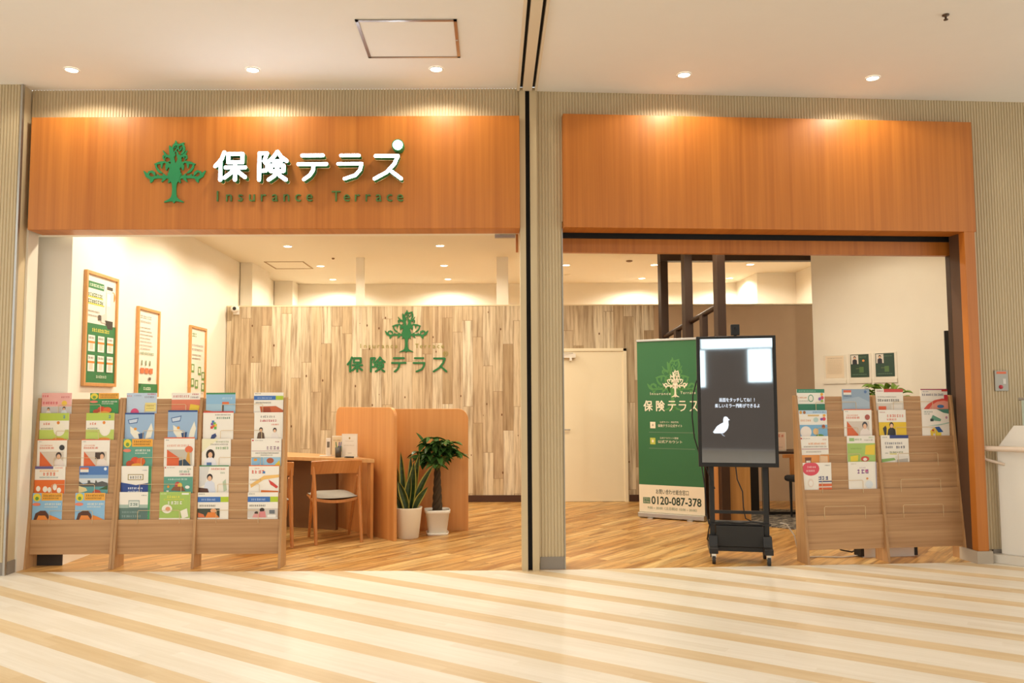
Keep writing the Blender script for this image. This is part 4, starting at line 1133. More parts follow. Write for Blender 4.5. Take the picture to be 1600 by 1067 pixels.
def right_x(px, py, r):
    # local distance along the turned rack's pocket plane
    d = SURVEY @ Vector(((px - 770.0) / 1280.0, -(py - 533.5) / 1280.0, -1.0))
    u = Vector((math.cos(RZ), math.sin(RZ), 0)); nn = Vector((-math.sin(RZ), math.cos(RZ), 0))
    p0 = Vector(RC.location) + nn * yrow(r) - Vector((0, 0, EYE))
    t = p0.dot(nn) / d.dot(nn)
    return (d * t + Vector((0, 0, EYE)) - Vector(RC.location)).dot(u)
RPL = [
    (0, 1241, 1284, 630, e_green(), 'green-topped brochure with a small clock ring, top row of the kiosk-side rack', 1.425),
    (0, 1315, 1360, 630, e_greyblue(), 'grey-blue brochure with an orange box, top row of the kiosk-side rack', 1.425),
    (0, 1368, 1413, 630, e_red(), 'white brochure with a red top band, top row of the kiosk-side rack', 1.425),
    (0, 1438, 1480, 630, e_arc(), 'white brochure with a red arc, top row by the wooden post', 1.425),
    (1, 1247, 1291, 660, e_sea(), 'light blue brochure with round pictures, second row of the kiosk-side rack', None),
    (1, 1318, 1365, 660, d_photo(False, c2='4A4A4E', badge='B05A4A'), 'white brochure with an orange wedge, second row of the kiosk-side rack', 1.256),
    (1, 1372, 1418, 660, e_yellow(), 'yellow and white brochure with a man in black, second row', None),
    (1, 1440, 1487, 660, e_house(), 'white brochure with a toy house and green wave, second row', 1.252),
    (2, 1250, 1293, 700, e_cat(), 'white brochure with an orange animal strip, third row of the kiosk-side rack', None),
    (2, 1323, 1370, 700, e_lime(), 'lime brochure with yellow notes, third row of the kiosk-side rack', None),
    (2, 1376, 1420, 700, e_navytop(), 'white brochure with a navy top band, third row of the kiosk-side rack', 1.035),
    (3, 1253, 1299, 740, e_balloon(), 'white brochure with a red balloon, fourth row of the kiosk-side rack', None),
    (3, 1325, 1371, 740, e_white(), 'plain white brochure with a purple title, fourth row', 0.818),
]
for (r, a, c, py, ops, lab, top) in RPL:
    x0, x1 = right_x(a, py, r), right_x(c, py, r)
    lo, hi = (0.024, 0.698) if x0 < 0.66 else (0.724, 1.408)
    w = min(x1 - x0, 0.25)
    x0 = min(max(x0, lo), hi - w)
    brochure(lab, RC, r, x0, w, ops, top=top, group='brochures in the rack beside the kiosk')

# ================================================================== DESK, CHAIRS, SCREENS
# booth screen meeting the desk end
A = Vector((-0.955, 7.94)); B = Vector((-1.70, 8.90))
ang1 = math.atan2(A.y - B.y, A.x - B.x)
L1 = (A - B).length
b = MB(); b.prism(rounded(L1, 1.275, 0.10, (0, 0, 1, 1)), 0, 0.035, 'y')
o = b.build('booth_screen', M_booth, bevel=0.003, loc=(B.x, B.y, 0), rz=ang1)
tag(o, 'orange wood booth screen with rounded corners at the desk end', 'screen')
b = MB(); b.prism(rounded(0.785, 1.255, 0.11, (0, 0, 1, 0)), 0, 0.035, 'y')
o = b.build('booth_screen', M_booth, bevel=0.003, loc=(-1.045, 8.575, 0), rz=0)
tag(o, 'orange wood booth screen standing behind the two potted plants', 'screen')
# desk
dk = thing('desk', 'long oak desk beside the booth screen, with chairs drawn up', 'desk', (0, 0, 0))
FR, FL, BL, BR = (-1.16, 8.06), (-2.72, 8.74), (-2.45, 9.30), (-1.585, 8.70)
b = MB(); b.prism([FR, FL, BL, BR], 0.735, 0.772, 'z'); b.build('desk_top', M_desk, dk, 0.003)
b = MB(); b.prism([(-1.17, 8.075), (-1.20, 8.09), (-1.262, 8.27), (-1.238, 8.285)], 0.0, 0.735, 'z'); b.build('end_panel', M_booth, dk)
b = MB(); b.prism([(-1.62, 8.66), (-1.64, 8.63), (-2.55, 9.03), (-2.53, 9.06)], 0.0, 0.735, 'z'); b.build('back_panel', M_deskin, dk)
b = MB(); b.prism([(-2.69, 8.75), (-2.66, 8.74), (-2.42, 9.24), (-2.45, 9.25)], 0.0, 0.735, 'z'); b.build('end_panel', M_booth, dk)

def make_chair(label, loc, rz):
    t = thing('dining_chair', label, 'chair', loc, rz, 'oak chairs at the desk')
    w = 0.215
    for s_ in (-1, 1):
        m = MB(); m.tube([(s_ * w, -0.20, 0.0), (s_ * w, -0.125, 0.30), (s_ * w, -0.075, 0.52), (s_ * w * 1.03, -0.055, 0.735)], [0.015, 0.020, 0.020, 0.013], n=12); m.build('rear_leg', M_chair, t)
        m = MB(); m.tube([(s_ * w * 0.92, 0.30, 0.0), (s_ * w * 0.95, 0.12, 0.36), (s_ * w * 0.98, -0.03, 0.62)], [0.013, 0.018, 0.015], n=12); m.build('front_leg', M_chair, t)
        m = MB(); m.tube([(s_ * w * 0.92, 0.34, 0.405), (s_ * w * 1.0, -0.10, 0.39)], [0.014, 0.014], n=8); m.build('side_rail', M_chair, t)
    # curved back board
    m = MB(); n = 14; vs = []; fs = []
    for i in range(n + 1):
        u = -1 + 2 * i / n
        x = u * (w + 0.028)
        dy = -0.045 * (1 - u * u)
        for (yy, zz) in ((-0.030 + dy, 0.645), (-0.045 + dy, 0.64), (-0.072 + dy, 0.765), (-0.055 + dy, 0.770)):
            vs.append((x, yy, zz + 0.008 * (1 - u * u)))
    for i in range(n):
        for j in range(4):
            fs.append((i * 4 + j, i * 4 + (j + 1) % 4, (i + 1) * 4 + (j + 1) % 4, (i + 1) * 4 + j))
    fs += [(0, 1, 2, 3), tuple(n * 4 + j for j in (3, 2, 1, 0))]
    m.add(vs, fs); m.build('backrest', M_chair, t, 0.003)
    m = MB(); vs = []; fs = []
    for i in range(n + 1):
        u = -1 + 2 * i / n
        sag = -0.03 * (1 - u * u)
        for (yy, zz) in ((-0.085, 0.425 + sag), (0.39, 0.415 + sag), (0.39, 0.397 + sag), (-0.085, 0.397 + sag)):
            vs.append((u * (w - 0.005), yy, zz))
    for i in range(n):
        for j in range(4):
            fs.append((i * 4 + j, i * 4 + (j + 1) % 4, (i + 1) * 4 + (j + 1) % 4, (i + 1) * 4 + j))
    fs += [(0, 1, 2, 3), tuple(n * 4 + j for j in (3, 2, 1, 0))]
    m.add(vs, fs); m.build('seat_shell', M_chair, t, 0.003)
    m = MB(); vs = []; fs = []; k2 = 10
    for j in range(k2 + 1):
        vv = -1 + 2 * j / k2
        for i in range(n + 1):
            u = -1 + 2 * i / n
            ed = (1 - abs(u) ** 4) * (1 - abs(vv) ** 4)
            vs.append((u * (w - 0.012), 0.155 + vv * 0.235, 0.425 + 0.045 * ed - 0.012 * (1 - u * u)))
    o_ = len(vs)
    for i in range(k2):
        for j in range(n):
            a = i * (n + 1) + j
            fs.append((a, a + 1, a + n + 2, a + n + 1))
    m.add(vs, fs, 0, True)
    m.build('cushion', flat('grey_seat_fabric', 'A9A59C', 0.95, mottle=0.05), t)
    return t
make_chair('oak dining chair with grey cushion, fully seen in front of the desk', (-1.525, 7.99, 0), math.radians(22))
make_chair('oak dining chair half hidden behind the two-bay brochure rack', (-2.12, 7.72, 0), math.radians(22))

# things on the desk
DZ = 0.772
t = thing('menu_stand', 'white framed notice in a clear stand, largest thing on the desk', 'notice stand', (-1.455, 8.36, DZ), math.radians(-8))
b = MB(); b.box(-0.082, 0.082, -0.004, 0.004, 0.008, 0.235); b.box(-0.088, 0.088, -0.03, 0.03, 0, 0.008); b.build('acrylic_stand', flat('clear_acrylic', 'EFE7D8', 0.15), t)
m = MB(); mats = ['F6EFE2']; m.box(-0.076, 0.076, -0.0055, -0.0042, 0.014, 0.23)
print_ops(m, [('r', 0.04, 0.03, 0.96, 0.04, 'D9C49A'), ('r', 0.04, 0.96, 0.96, 0.97, 'D9C49A'), ('e', 0.5, 0.18, 0.06, 0.05, 'B99A5A'), ('t', 0.2, 0.3, 0.8, 0.33, 'C2B49A'), ('t', 0.12, 0.5, 0.85, 0.53, 'C2B49A'), ('t', 0.4, 0.86, 0.65, 0.89, '8A7A6A')], lambda u: -0.076 + u * 0.152, lambda v: 0.23 - v * 0.216, -0.0056, mats)
m.build('paper', [ink(c) for c in mats], t, fixn=False)
t = thing('leaflet_holder', 'small leaflet holder standing behind the pen cup', 'leaflet holder', (-1.60, 8.50, DZ), math.radians(-5))
b = MB(); b.box(-0.06, 0.06, -0.012, 0.012, 0, 0.21); b.build('holder', flat('clear_acrylic', 'EFE7D8', 0.15), t)
m = MB(); mats = ['EBD9B4']; m.box(-0.055, 0.055, -0.0155, -0.0125, 0.01, 0.2); print_ops(m, [('r', 0.5, 0.5, 0.95, 0.8, '6E9A4A'), ('t', 0.1, 0.15, 0.8, 0.22, 'B08A5A')], lambda u: -0.055 + u * 0.11, lambda v: 0.2 - v * 0.19, -0.0156, mats); m.build('leaflet', [ink(c) for c in mats], t, fixn=False)
t = thing('pen_cup', 'dark mesh pen cup with pens on the desk', 'pen cup', (-1.565, 8.33, DZ))
b = MB(); b.lathe([(0.0001, 0.002), (0.03, 0.0), (0.032, 0.1), (0.029, 0.1), (0.027, 0.006)], n=24); b.build('cup', flat('grey_mesh', '5A5650', 0.4, 0.4), t)
for i, c in enumerate(('2F5AA8', 'C23A3A', '2A2826', '3F8A56', '2F5AA8')):
    a_ = i * 1.3
    b = MB(); b.tube([(0.012 * math.cos(a_), 0.012 * math.sin(a_), 0.008), (0.03 * math.cos(a_), 0.025 * math.sin(a_), 0.155)], 0.004, n=8); b.build('pen', flat('pen_' + c, c, 0.4), t)
t = thing('card_stand', 'slim white upright card stand at the far end of the desk items', 'card stand', (-1.70, 8.50, DZ), 0.1)
b = MB(); b.box(-0.085, 0.03, -0.035, 0.035, 0, 0.012); b.build('foot', M_whitepl, t, 0.003)
b = MB(); b.box(-0.022, 0.024, -0.008, 0.008, 0.012, 0.185); b.build('panel', M_whitepl, t, 0.004)
b = MB(); b.box(-0.012, 0.014, -0.0095, -0.008, 0.09, 0.15); b.build('display', flat('grey_display', '7A7468', 0.3), t)
b = MB(); b.tube([(-1.47, 8.245, DZ + 0.008), (-1.39, 8.225, DZ + 0.008)], 0.008, n=10); b.tube([(-1.49, 8.25, DZ + 0.006), (-1.47, 8.245, DZ + 0.008)], [0.002, 0.008], n=10)
tag(b.build('marker_pen', M_blackp), 'short black marker lying before the white notice stand', 'pen')

# ================================================================== POTTED PLANTS
M_pot = flat('cream_pot', 'EFE3CC', 0.55)
M_soil = flat('soil', '4A3424', 0.95, mottle=0.2)
def leaf_blade(mb, base, tip, width, mi_mid=0, mi_edge=1, bend=(0, 0, 0), face=(0, -1, 0), n=9):
    base, tip, bend, face = Vector(base), Vector(tip), Vector(bend), Vector(face)
    d = (tip - base).normalized()
    side = d.cross(face).normalized()
    rows = []
    for i in range(n + 1):
        t_ = i / n
        c = base.lerp(tip, t_) + bend * (4 * t_ * (1 - t_))
        w = width * (0.55 + 0.9 * t_ - 1.45 * t_ ** 3) if t_ < 1 else 0.0005
        w = max(w, 0.0006)
        cup = face * (-0.25 * w)
        rows.append([c - side * w + cup * -1, c - side * w * 0.72 + cup * -0.4, c + cup, c + side * w * 0.72 + cup * -0.4, c + side * w + cup * -1])
    vs = [p for r in rows for p in r]
    for i in range(n):
        for j in range(4):
            a_ = i * 5 + j
            mb.add([vs[a_], vs[a_ + 1], vs[a_ + 6], vs[a_ + 5]], [(0, 1, 2, 3)], mi_edge if j in (0, 3) else mi_mid)
M_snake = plank_mat('snake_leaf', (1, 0, 0), (0, 0, 1), 0.03, 5.0, ('2F4A22', '23391A', '3B5528'), '16260F', 0.4, 60.0, 0, 0.1, 0.5)
M_snedge = flat('snake_leaf_edge', 'A9A24A', 0.45)
t = thing('potted_plant', 'snake plant with yellow-edged blades in a wide cream pot', 'potted plant', (-0.838, 8.15, 0), 0, 'plants beside the booth screen')
b = MB(); b.lathe([(0.0001, 0.0), (0.098, 0.0), (0.104, 0.006), (0.136, 0.285), (0.139, 0.298), (0.130, 0.298), (0.124, 0.27)], n=48); b.build('pot', M_pot, t)
b = MB(); b.lathe([(0.0001, 0.272), (0.126, 0.272)], n=32); b.build('soil', M_soil, t)
m = MB()
for (bx_, by_, tx, ty, tz, w, be) in ((-0.02, 0.03, -0.145, 0.02, 0.80, 0.034, -0.02), (-0.06, 0.0, -0.13, -0.03, 0.72, 0.04, -0.01), (-0.03, -0.05, -0.07, -0.05, 0.84, 0.03, 0.0), (0.0, 0.02, 0.02, 0.03, 0.80, 0.036, 0.01), (0.02, -0.03, 0.06, -0.05, 0.74, 0.044, 0.0), (0.03, 0.02, 0.11, 0.0, 0.82, 0.036, -0.01),
                                      (0.05, 0.0, 0.26, -0.02, 0.72, 0.034, -0.03), (0.06, -0.04, 0.20, -0.05, 0.50, 0.034, -0.02), (-0.07, -0.03, -0.16, -0.06, 0.46, 0.032, 0.02), (0.0, -0.07, -0.09, -0.1, 0.56, 0.04, 0.01), (0.04, 0.06, 0.14, 0.06, 0.55, 0.03, 0.0), (-0.02, -0.06, 0.03, -0.09, 0.62, 0.042, 0.0), (-0.05, 0.05, -0.06, 0.08, 0.68, 0.036, 0.0)):
    leaf_blade(m, (bx_, by_, 0.265), (tx, ty, tz), w * 1.2, bend=(be, 0, 0), face=(random.uniform(-0.5, 0.5), -1, 0))
m.build('foliage', [M_snake, M_snedge], t, fixn=False)
t = thing('potted_plant', 'braided-trunk money tree in a square white pot with saucer', 'potted plant', (-0.566, 8.36, 0), math.radians(8), 'plants beside the booth screen')
b = MB(); b.lathe([(0.0001, 0.012), (0.088, 0.012), (0.092, 0.018), (0.118, 0.215), (0.126, 0.218), (0.128, 0.25), (0.118, 0.25), (0.112, 0.22)], n=48, sq=5.0); b.build('pot', flat('white_pot', 'F1EADC', 0.5), t)
b = MB(); b.lathe([(0.0001, 0.0), (0.104, 0.0), (0.112, 0.026), (0.106, 0.026), (0.098, 0.012), (0.0001, 0.012)], n=48, sq=5.0); b.build('saucer', flat('white_pot', 'F1EADC', 0.5), t)
b = MB(); b.lathe([(0.0001, 0.225), (0.113, 0.225)], n=32, sq=5.0); b.build('soil', M_soil, t)
M_bark = flat('bark', '4A3A26', 0.9, mottle=0.25)
m = MB()
for k_ in range(4):
    pts = []
    for i in range(22):
        z = 0.215 + i * 0.021
        rr = 0.030 - 0.0006 * i
        a_ = k_ * PI / 2 + i * 0.42
        pts.append((rr * math.cos(a_), rr * math.sin(a_), z))
    m.tube(pts, [0.027 - 0.0006 * i for i in range(22)], n=10)
m.build('trunk', M_bark, t)
m = MB(); mst = MB()
rnd = random.Random(11)
for k_ in range(24):
    a_ = k_ * 2.4
    el = rnd.uniform(-0.25, 1.2)
    ln = rnd.uniform(0.10, 0.23)
    c = Vector((0.0, 0.0, 0.66)) + Vector((math.cos(a_) * math.cos(el) * ln, math.sin(a_) * math.cos(el) * ln * 0.7, math.sin(el) * ln * 1.1 + 0.09))
    mst.tube([(0.012 * math.cos(a_), 0.012 * math.sin(a_), 0.63 + 0.04 * rnd.random()), Vector((0, 0, 0.68)).lerp(c, 0.5), c], [0.006, 0.004, 0.003], n=6)
    for q in range(6):
        th = q * PI / 3 + a_
        out = Vector((math.cos(th), math.sin(th) * 0.9, rnd.uniform(-0.75, -0.1))).normalized()
        tip = c + out * rnd.uniform(0.11, 0.17)
        if tip.y > 0.19:
            tip.y = 0.19
        leaf_blade(m, c, tip, rnd.uniform(0.032, 0.046), 0, 0, bend=(0, 0, 0.02), face=Vector((out.x * 0.5, out.y * 0.5, 1)), n=6)
for tip, w in (((0.33, 0.06, 0.78), 0.016), ((-0.22, -0.05, 1.02), 0.03), ((-0.30, -0.04, 0.76), 0.04)):
    leaf_blade(m, (tip[0] * 0.3, 0, 0.74 + 0.2 * (tip[2] - 0.74)), tip, w, 0, 0, bend=(0, 0, 0.02), face=(0, -0.6, 1), n=8)
m.build('foliage', flat('money_tree_leaf', '40622C', 0.25, mottle=0.35), t, fixn=False)
mst.build('branches', flat('green_stem', '5A7A34', 0.6), t)

# ================================================================== DARK TIMBER SCREEN AND COUNTER
t = thing('timber_screen', 'dark brown timber screen of tall posts and sloping rail behind the banner', 'screen', (0, 0, 0))
posts = [((2.20, 10.5), SZ), ((2.325, 9.73), SZ), ((2.50, 8.97), SZ)]
for (x, y), h in posts:
    m = MB(); m.box(-0.05, 0.05, -0.05, 0.05, 0, h); m.build('post', M_darkbrown, t, 0.003, loc=(x, y, 0), rz=math.radians(11))
def rail_at(k_):
    return Vector((2.20, 10.5, 2.14)).lerp(Vector((2.50, 8.97, 2.38)), k_)
m = MB(); p, q = rail_at(0), rail_at(1)
m.tube([p, q], 0.034, n=4); m.build('rail', M_darkbrown, t)
for k_ in (0.27, 0.74):
    p = rail_at(k_)
    m = MB(); m.box(-0.035, 0.035, -0.035, 0.035, 0, p.z - 0.01); m.build('baluster', M_darkbrown, t, loc=(p.x, p.y, 0), rz=math.radians(11))
# counter end seen between the kiosk legs
t = thing('counter', 'orange wood counter end seen between the legs of the kiosk', 'counter', (0, 0, 0))
m = MB(); m.box(2.375, 2.445, 8.98, 9.02, 0, 1.0); m.build('orange_panel', M_booth, t)
m = MB(); m.box(2.56, 2.81, 9.04, 9.08, 0, 1.0); m.build('ash_panel', M_counter, t)
m = MB(); m.box(2.56, 2.84, 9.03, 9.5, 1.0, 1.03); m.build('counter_top', M_desk, t)

# ================================================================== ROLL-UP BANNER
bn_a = math.atan2(9.138 - 9.501, 2.304 - 1.678)
BWD = 0.755
t = thing('rollup_banner', 'green roll-up banner with cream tree emblem and phone number', 'banner', (1.675, 9.503, 0), bn_a)
m = MB(); m.box(-0.005, BWD + 0.005, -0.05, 0.05, 0.012, 0.065); m.build('base_cassette', M_alu, t, 0.006)
for x in (0.15, BWD - 0.15):
    m = MB(); m.box(x - 0.03, x + 0.03, -0.07, 0.09, 0, 0.012); m.build('foot', M_alu, t)
m = MB(); m.box(-0.005, BWD + 0.005, -0.014, 0.014, 2.01, 2.035); m.build('top_rail', M_alu, t, 0.003)
m = MB(); m.tube([(BWD / 2, 0.03, 0.06), (BWD / 2, 0.02, 2.01)], 0.008); m.build('support_pole', M_alu, t)
def bl(px, py):
    """photo pixel to banner-local x, z"""
    d = SURVEY @ Vector(((px - 770.0) / 1280.0, -(py - 533.5) / 1280.0, -1.0))
    u = Vector((math.cos(bn_a), math.sin(bn_a), 0)); nn = Vector((math.sin(bn_a), -math.cos(bn_a), 0))
    o_ = Vector((1.675, 9.503, 0)) + nn * 0.003
    k_ = (o_ - Vector((0, 0, EYE))).dot(nn) / d.dot(nn)
    p = Vector((0, 0, EYE)) + d * k_ - o_
    return p.dot(u), p.z
BG = '2E6A3C'
mats = [BG, 'EFE2C8', '4E8A46', 'F2E6CC', '1E3A26', 'B8BE4A', '5A7A5A']
m = MB()
m.box(0, BWD, -0.002, 0.0, 0.06, 2.012)
zs = bl(1050, 759)[1]
m.add([(0, -0.0028, 0.066), (BWD, -0.0028, 0.066), (BWD, -0.0028, zs), (0, -0.0028, zs)], [(0, 1, 2, 3)], 1)
def btree(x0, y0, x1, y1, y, mi_):
    a_ = bl(x0, y1); c_ = bl(x1, y0)
    tree_into(m, a_[0], c_[0], a_[1], c_[1], y, 0, mi_)
def btext(s, x0, y0, x1, y1, mi_, bold=0.01, sp=1.0, y=-0.0042):
    a_ = bl(x0, (y0 + y1) / 2); c_ = bl(x1, (y0 + y1) / 2)
    h = abs(bl((x0 + x1) / 2, y1)[1] - bl((x0 + x1) / 2, y0)[1]) / 2
    z = bl((x0 + x1) / 2, (y0 + y1) / 2)[1]
    text_into(m, s, a_[0], c_[0], z - h, z + h, y, mi_, bold, sp)
btree(1012, 557, 1090, 642, -0.0030, 2)
btree(1036, 577, 1074, 621, -0.0038, 3)
for ch, x0, x1 in (('保', 1005, 1020), ('険', 1024, 1039), ('テ', 1043, 1057), ('ラ', 1060, 1073), ('ス', 1077, 1091)):
    p_, q_ = bl(x0, 634), bl(x1, 634)
    h_ = 9 * 9.35 / 1280
    kanji_into(m, ch, p_[0], q_[0], p_[1] - h_, p_[1] + h_, -0.0042, 3, wt=11)
btext('Insurance', 1016, 613, 1048, 617, 3, 0.0, 1.3)
btext('Terrace', 1063, 611.5, 1087, 615.5, 3, 0.0, 1.3)
for k_, (yy, mi_) in enumerate(((664, 1), (689, 5))):
    a_ = bl(1016, yy + 5); c_ = bl(1024, yy - 5)
    m.add([(a_[0], -0.0032, a_[1]), (c_[0], -0.0032, a_[1]), (c_[0], -0.0032, c_[1]), (a_[0], -0.0032, c_[1])], [(0, 1, 2, 3)], mi_)
    text_into(m, '+' if k_ == 0 else '●', a_[0] + 0.02, c_[0] - 0.02, a_[1] + 0.02, c_[1] - 0.02, -0.0036, 4 if k_ == 0 else 3)
    btext('公式サイト・来店予約' if k_ == 0 else '公式アカウント登録', 1031, yy - 6, 1060, yy - 3, 3, 0.0)
    btext('保険テラス公式サイト' if k_ == 0 else '公式アカウント', 1028, yy - 1, 1066, yy + 3.5, 3, 0.006)
    a_ = bl(1014, yy + 11); c_ = bl(1086, yy + 9.5)
    m.add([(a_[0], -0.0032, a_[1] - 0.006), (c_[0], -0.0032, a_[1] - 0.006), (c_[0], -0.0032, a_[1] + 0.004), (a_[0], -0.0032, a_[1] + 0.004)], [(0, 1, 2, 3)], 6)
btext('お問い合わせ総合窓口', 1025, 765, 1076, 773, 4, 0.004)
btext('0120-087-378', 1018, 777, 1096, 790, 4, 0.02)
a_ = bl(1005, 786); c_ = bl(1016, 777)
m.add([(a_[0], -0.0034, a_[1]), (c_[0], -0.0034, a_[1]), (c_[0], -0.0034, c_[1]), (a_[0], -0.0034, c_[1])], [(0, 1, 2, 3)], 6)
btext('フリー', 1006, 777.6, 1015, 781, 3, 0.0); btext('ダイヤル', 1006, 782, 1015, 785.6, 3, 0.0)
btext('9:00 ~ 20:00（土日祝は 10:00 ~ 20:00）', 1012, 792.5, 1089, 797.5, 6, 0.0)
m.build('printed_sheet', [ink(c) for c in mats], t, fixn=False)

# ================================================================== TOUCH-SCREEN KIOSK
KZ = math.radians(-12)
kk = thing('display_kiosk', 'tall black touch-screen display on a wheeled stand, before the green banner', 'display', (2.02, 6.80, 0), KZ)
SX = 0.318
m = MB(); m.box(-SX, SX, 0.0, 0.06, 0.785, 1.868)
kd = m.build('screen_housing', M_blackp, kk, 0.004)
m, nt, bs = new_mat('dark_mirror_screen')
bs.inputs['Base Color'].default_value = (0.02, 0.018, 0.017, 1)
bs.inputs['Roughness'].default_value = 0.03
bs.inputs['Specular IOR Level'].default_value = 1.0
bs.inputs['IOR'].default_value = 2.0
bs.inputs['Emission Color'].default_value = (0.045, 0.038, 0.034, 1)
bs.inputs['Emission Strength'].default_value = 0.75
M_mirror = m
m = MB(); m.box(-SX + 0.028, SX - 0.028, -0.003, 0.0, 0.82, 1.845); m.build('screen', M_mirror, kk)
def kl(px, py):
    d = SURVEY @ Vector(((px - 770.0) / 1280.0, -(py - 533.5) / 1280.0, -1.0))
    u = Vector((math.cos(KZ), math.sin(KZ), 0)); nn = Vector((math.sin(KZ), -math.cos(KZ), 0))
    o_ = Vector((2.02, 6.80, 0)) + nn * 0.004
    k_ = (o_ - Vector((0, 0, EYE))).dot(nn) / d.dot(nn)
    p = Vector((0, 0, EYE)) + d * k_ - o_
    return p.dot(u), p.z
M_scr = flat('lit_screen_white', '101010', 0.3, emit='EAF4FF', estr=1.0)
m = MB()
for s, x0, y0, x1, y1 in (('画面をタッチしてね！！', 1124, 621.5, 1179, 628), ('楽しいミラー撮影ができるよ', 1117, 630.5, 1187, 637)):
    a_ = kl(x0, y1); c_ = kl(x1, y0)
    text_into(m, s, a_[0], c_[0], a_[1], c_[1], -0.0042, 0, 0.012)
m.build('screen_text', M_scr, kk, fixn=False)
DUCK = [(1114, 675), (1120, 666), (1125, 662.5), (1130, 660), (1130, 655), (1131, 651.5), (1134, 650.5), (1137, 652), (1138, 654), (1140.5, 656), (1138, 657), (1138.5, 664), (1137.5, 669), (1135, 673), (1131, 676.5), (1126, 677), (1116, 677)]
FEET = [(1126, 677), (1129, 677), (1131, 680), (1133, 681), (1132, 682), (1129, 680.5)]
m = MB()
for poly, mi_ in ((DUCK, 0), (FEET, 1)):
    pts = [kl(*p) for p in poly]
    m.add([(p[0], -0.0042, p[1]) for p in pts], [tuple(range(len(pts)))], mi_)
m.build('screen_picture', [M_scr, flat('lit_screen_grey', '101010', 0.3, emit='9AA0A8', estr=0.8)], kk, fixn=False)
m = MB(); m.box(-0.035, 0.035, 0.0, 0.05, 1.875, 1.965); m.box(-0.012, 0.012, 0.01, 0.04, 1.865, 1.88); wc = m.build('webcam', M_blackp, kk, 0.004)
m = MB(); m.lathe([(0.0001, 0), (0.008, 0), (0.008, 0.004), (0.0001, 0.004)], n=16); lo_ = m.build('webcam_lens', flat('lens_glass', '0A0A0C', 0.05), wc, loc=(0, -0.001, 1.93)); lo_.rotation_euler = (PI / 2, 0, 0)
for s_ in (-1, 1):
    m = MB(); m.box(s_ * 0.215 - 0.021, s_ * 0.215 + 0.021, 0.07, 0.11, 0.14, 1.5); m.build('upright_post', M_blackm, kk, 0.003)
    m = MB(); m.prism([(-0.06, 0.085), (0.30, 0.085), (0.30, 0.14), (0.14, 0.14), (0.12, 0.22), (0.03, 0.22), (0.0, 0.14), (-0.06, 0.13)], s_ * 0.215 - 0.035, s_ * 0.215 + 0.035, 'x'); m.build('foot_beam', M_blackm, kk, 0.004)
    for y_ in (-0.03, 0.27):
        m = MB(); m.tube([(s_ * 0.215 - 0.013, y_, 0.036), (s_ * 0.215 + 0.013, y_, 0.036)], 0.036, n=20); c_ = m.build('caster', M_rubber, kk)
        m = MB(); m.box(s_ * 0.215 - 0.018, s_ * 0.215 + 0.018, y_ - 0.018, y_ + 0.018, 0.055, 0.086); m.tube([(s_ * 0.215 - 0.016, y_, 0.036), (s_ * 0.215 + 0.016, y_, 0.036)], 0.014, n=14); m.build('caster_fork', M_chrome, c_)
m = MB(); m.box(-0.2, 0.2, 0.075, 0.10, 0.395, 0.42); m.build('cross_bar', M_blackm, kk)
m = MB(); m.box(-0.2, 0.2, 0.06, 0.09, 0.09, 0.125); m.build('lower_bar', M_blackm, kk)
m = MB(); m.box(-0.19, 0.19, 0.04, 0.24, 0.13, 0.30); m.build('equipment_box', flat('black_box', '201E1C', 0.6), kk, 0.004)
m = MB(); m.box(-0.25, 0.25, 0.06, 0.24, 0.305, 0.318); m.build('cable_tray', M_blackm, kk)
m = MB()
m.tube([(-SX - 0.002, 0.03, 1.50), (-SX - 0.035, 0.04, 1.38), (-SX - 0.045, 0.05, 1.20), (-SX - 0.03, 0.05, 1.02), (-0.30, 0.06, 0.85), (-0.27, 0.07, 0.60), (-0.265, 0.05, 0.40), (-0.24, 0.06, 0.30), (-0.26, 0.08, 0.18), (-0.23, 0.1, 0.14)], 0.0055, n=8)
m.tube([(-0.27, 0.05, 0.82), (-0.22, 0.05, 0.66), (-0.19, 0.06, 0.60)], 0.005, n=8)
m.tube([(-0.02, 0.05, 0.79), (-0.01, 0.05, 0.68), (0.03, 0.05, 0.58), (0.035, 0.06, 0.45), (0.05, 0.07, 0.36), (0.12, 0.08, 0.325)], 0.005, n=8)
m.tube([(-0.2, 0.06, 0.322), (-0.1, 0.05, 0.33), (0.0, 0.06, 0.322), (0.1, 0.05, 0.335), (0.2, 0.06, 0.325)], 0.008, n=8)
m.build('black_cable', M_blackp, kk)
# white power cable on the floor
b = MB()
pts = [(2.42, 7.0, 0.30), (2.47, 7.0, 0.29), (2.53, 6.99, 0.20), (2.56, 7.0, 0.08), (2.6, 7.03, 0.012), (2.78, 7.06, 0.008), (2.95, 7.04, 0.008), (3.1, 7.1, 0.008), (3.2, 7.14, 0.03)]
b.tube(pts, 0.006, n=8)
tag(b.build('power_cable', flat('white_cable', 'D9D2C6', 0.5)), 'white power cable trailing from the kiosk behind the rack', 'cable')
b = MB(); b.tube([(2.86, 7.12, 0.20), (2.90, 7.13, 0.12), (2.98, 7.14, 0.05), (3.08, 7.15, 0.03), (3.14, 7.16, 0.06)], 0.006, n=8)
tag(b.build('power_cable', M_blackp), 'dark cable hanging behind the kiosk-side rack into the white box', 'cable')
t = thing('floor_box', 'low white box with dark ends on the floor behind the rack', 'box', (3.36, 7.13, 0), RZ)
m = MB(); m.box(-0.24, 0.24, -0.05, 0.05, 0, 0.13); m.build('body', M_whitepl, t, 0.004)
for s_ in (-1, 1):
    m = MB(); m.box(s_ * 0.245 - 0.015, s_ * 0.245 + 0.015, -0.052, 0.052, 0.01, 0.12); m.build('end_cap', M_blackp, t)

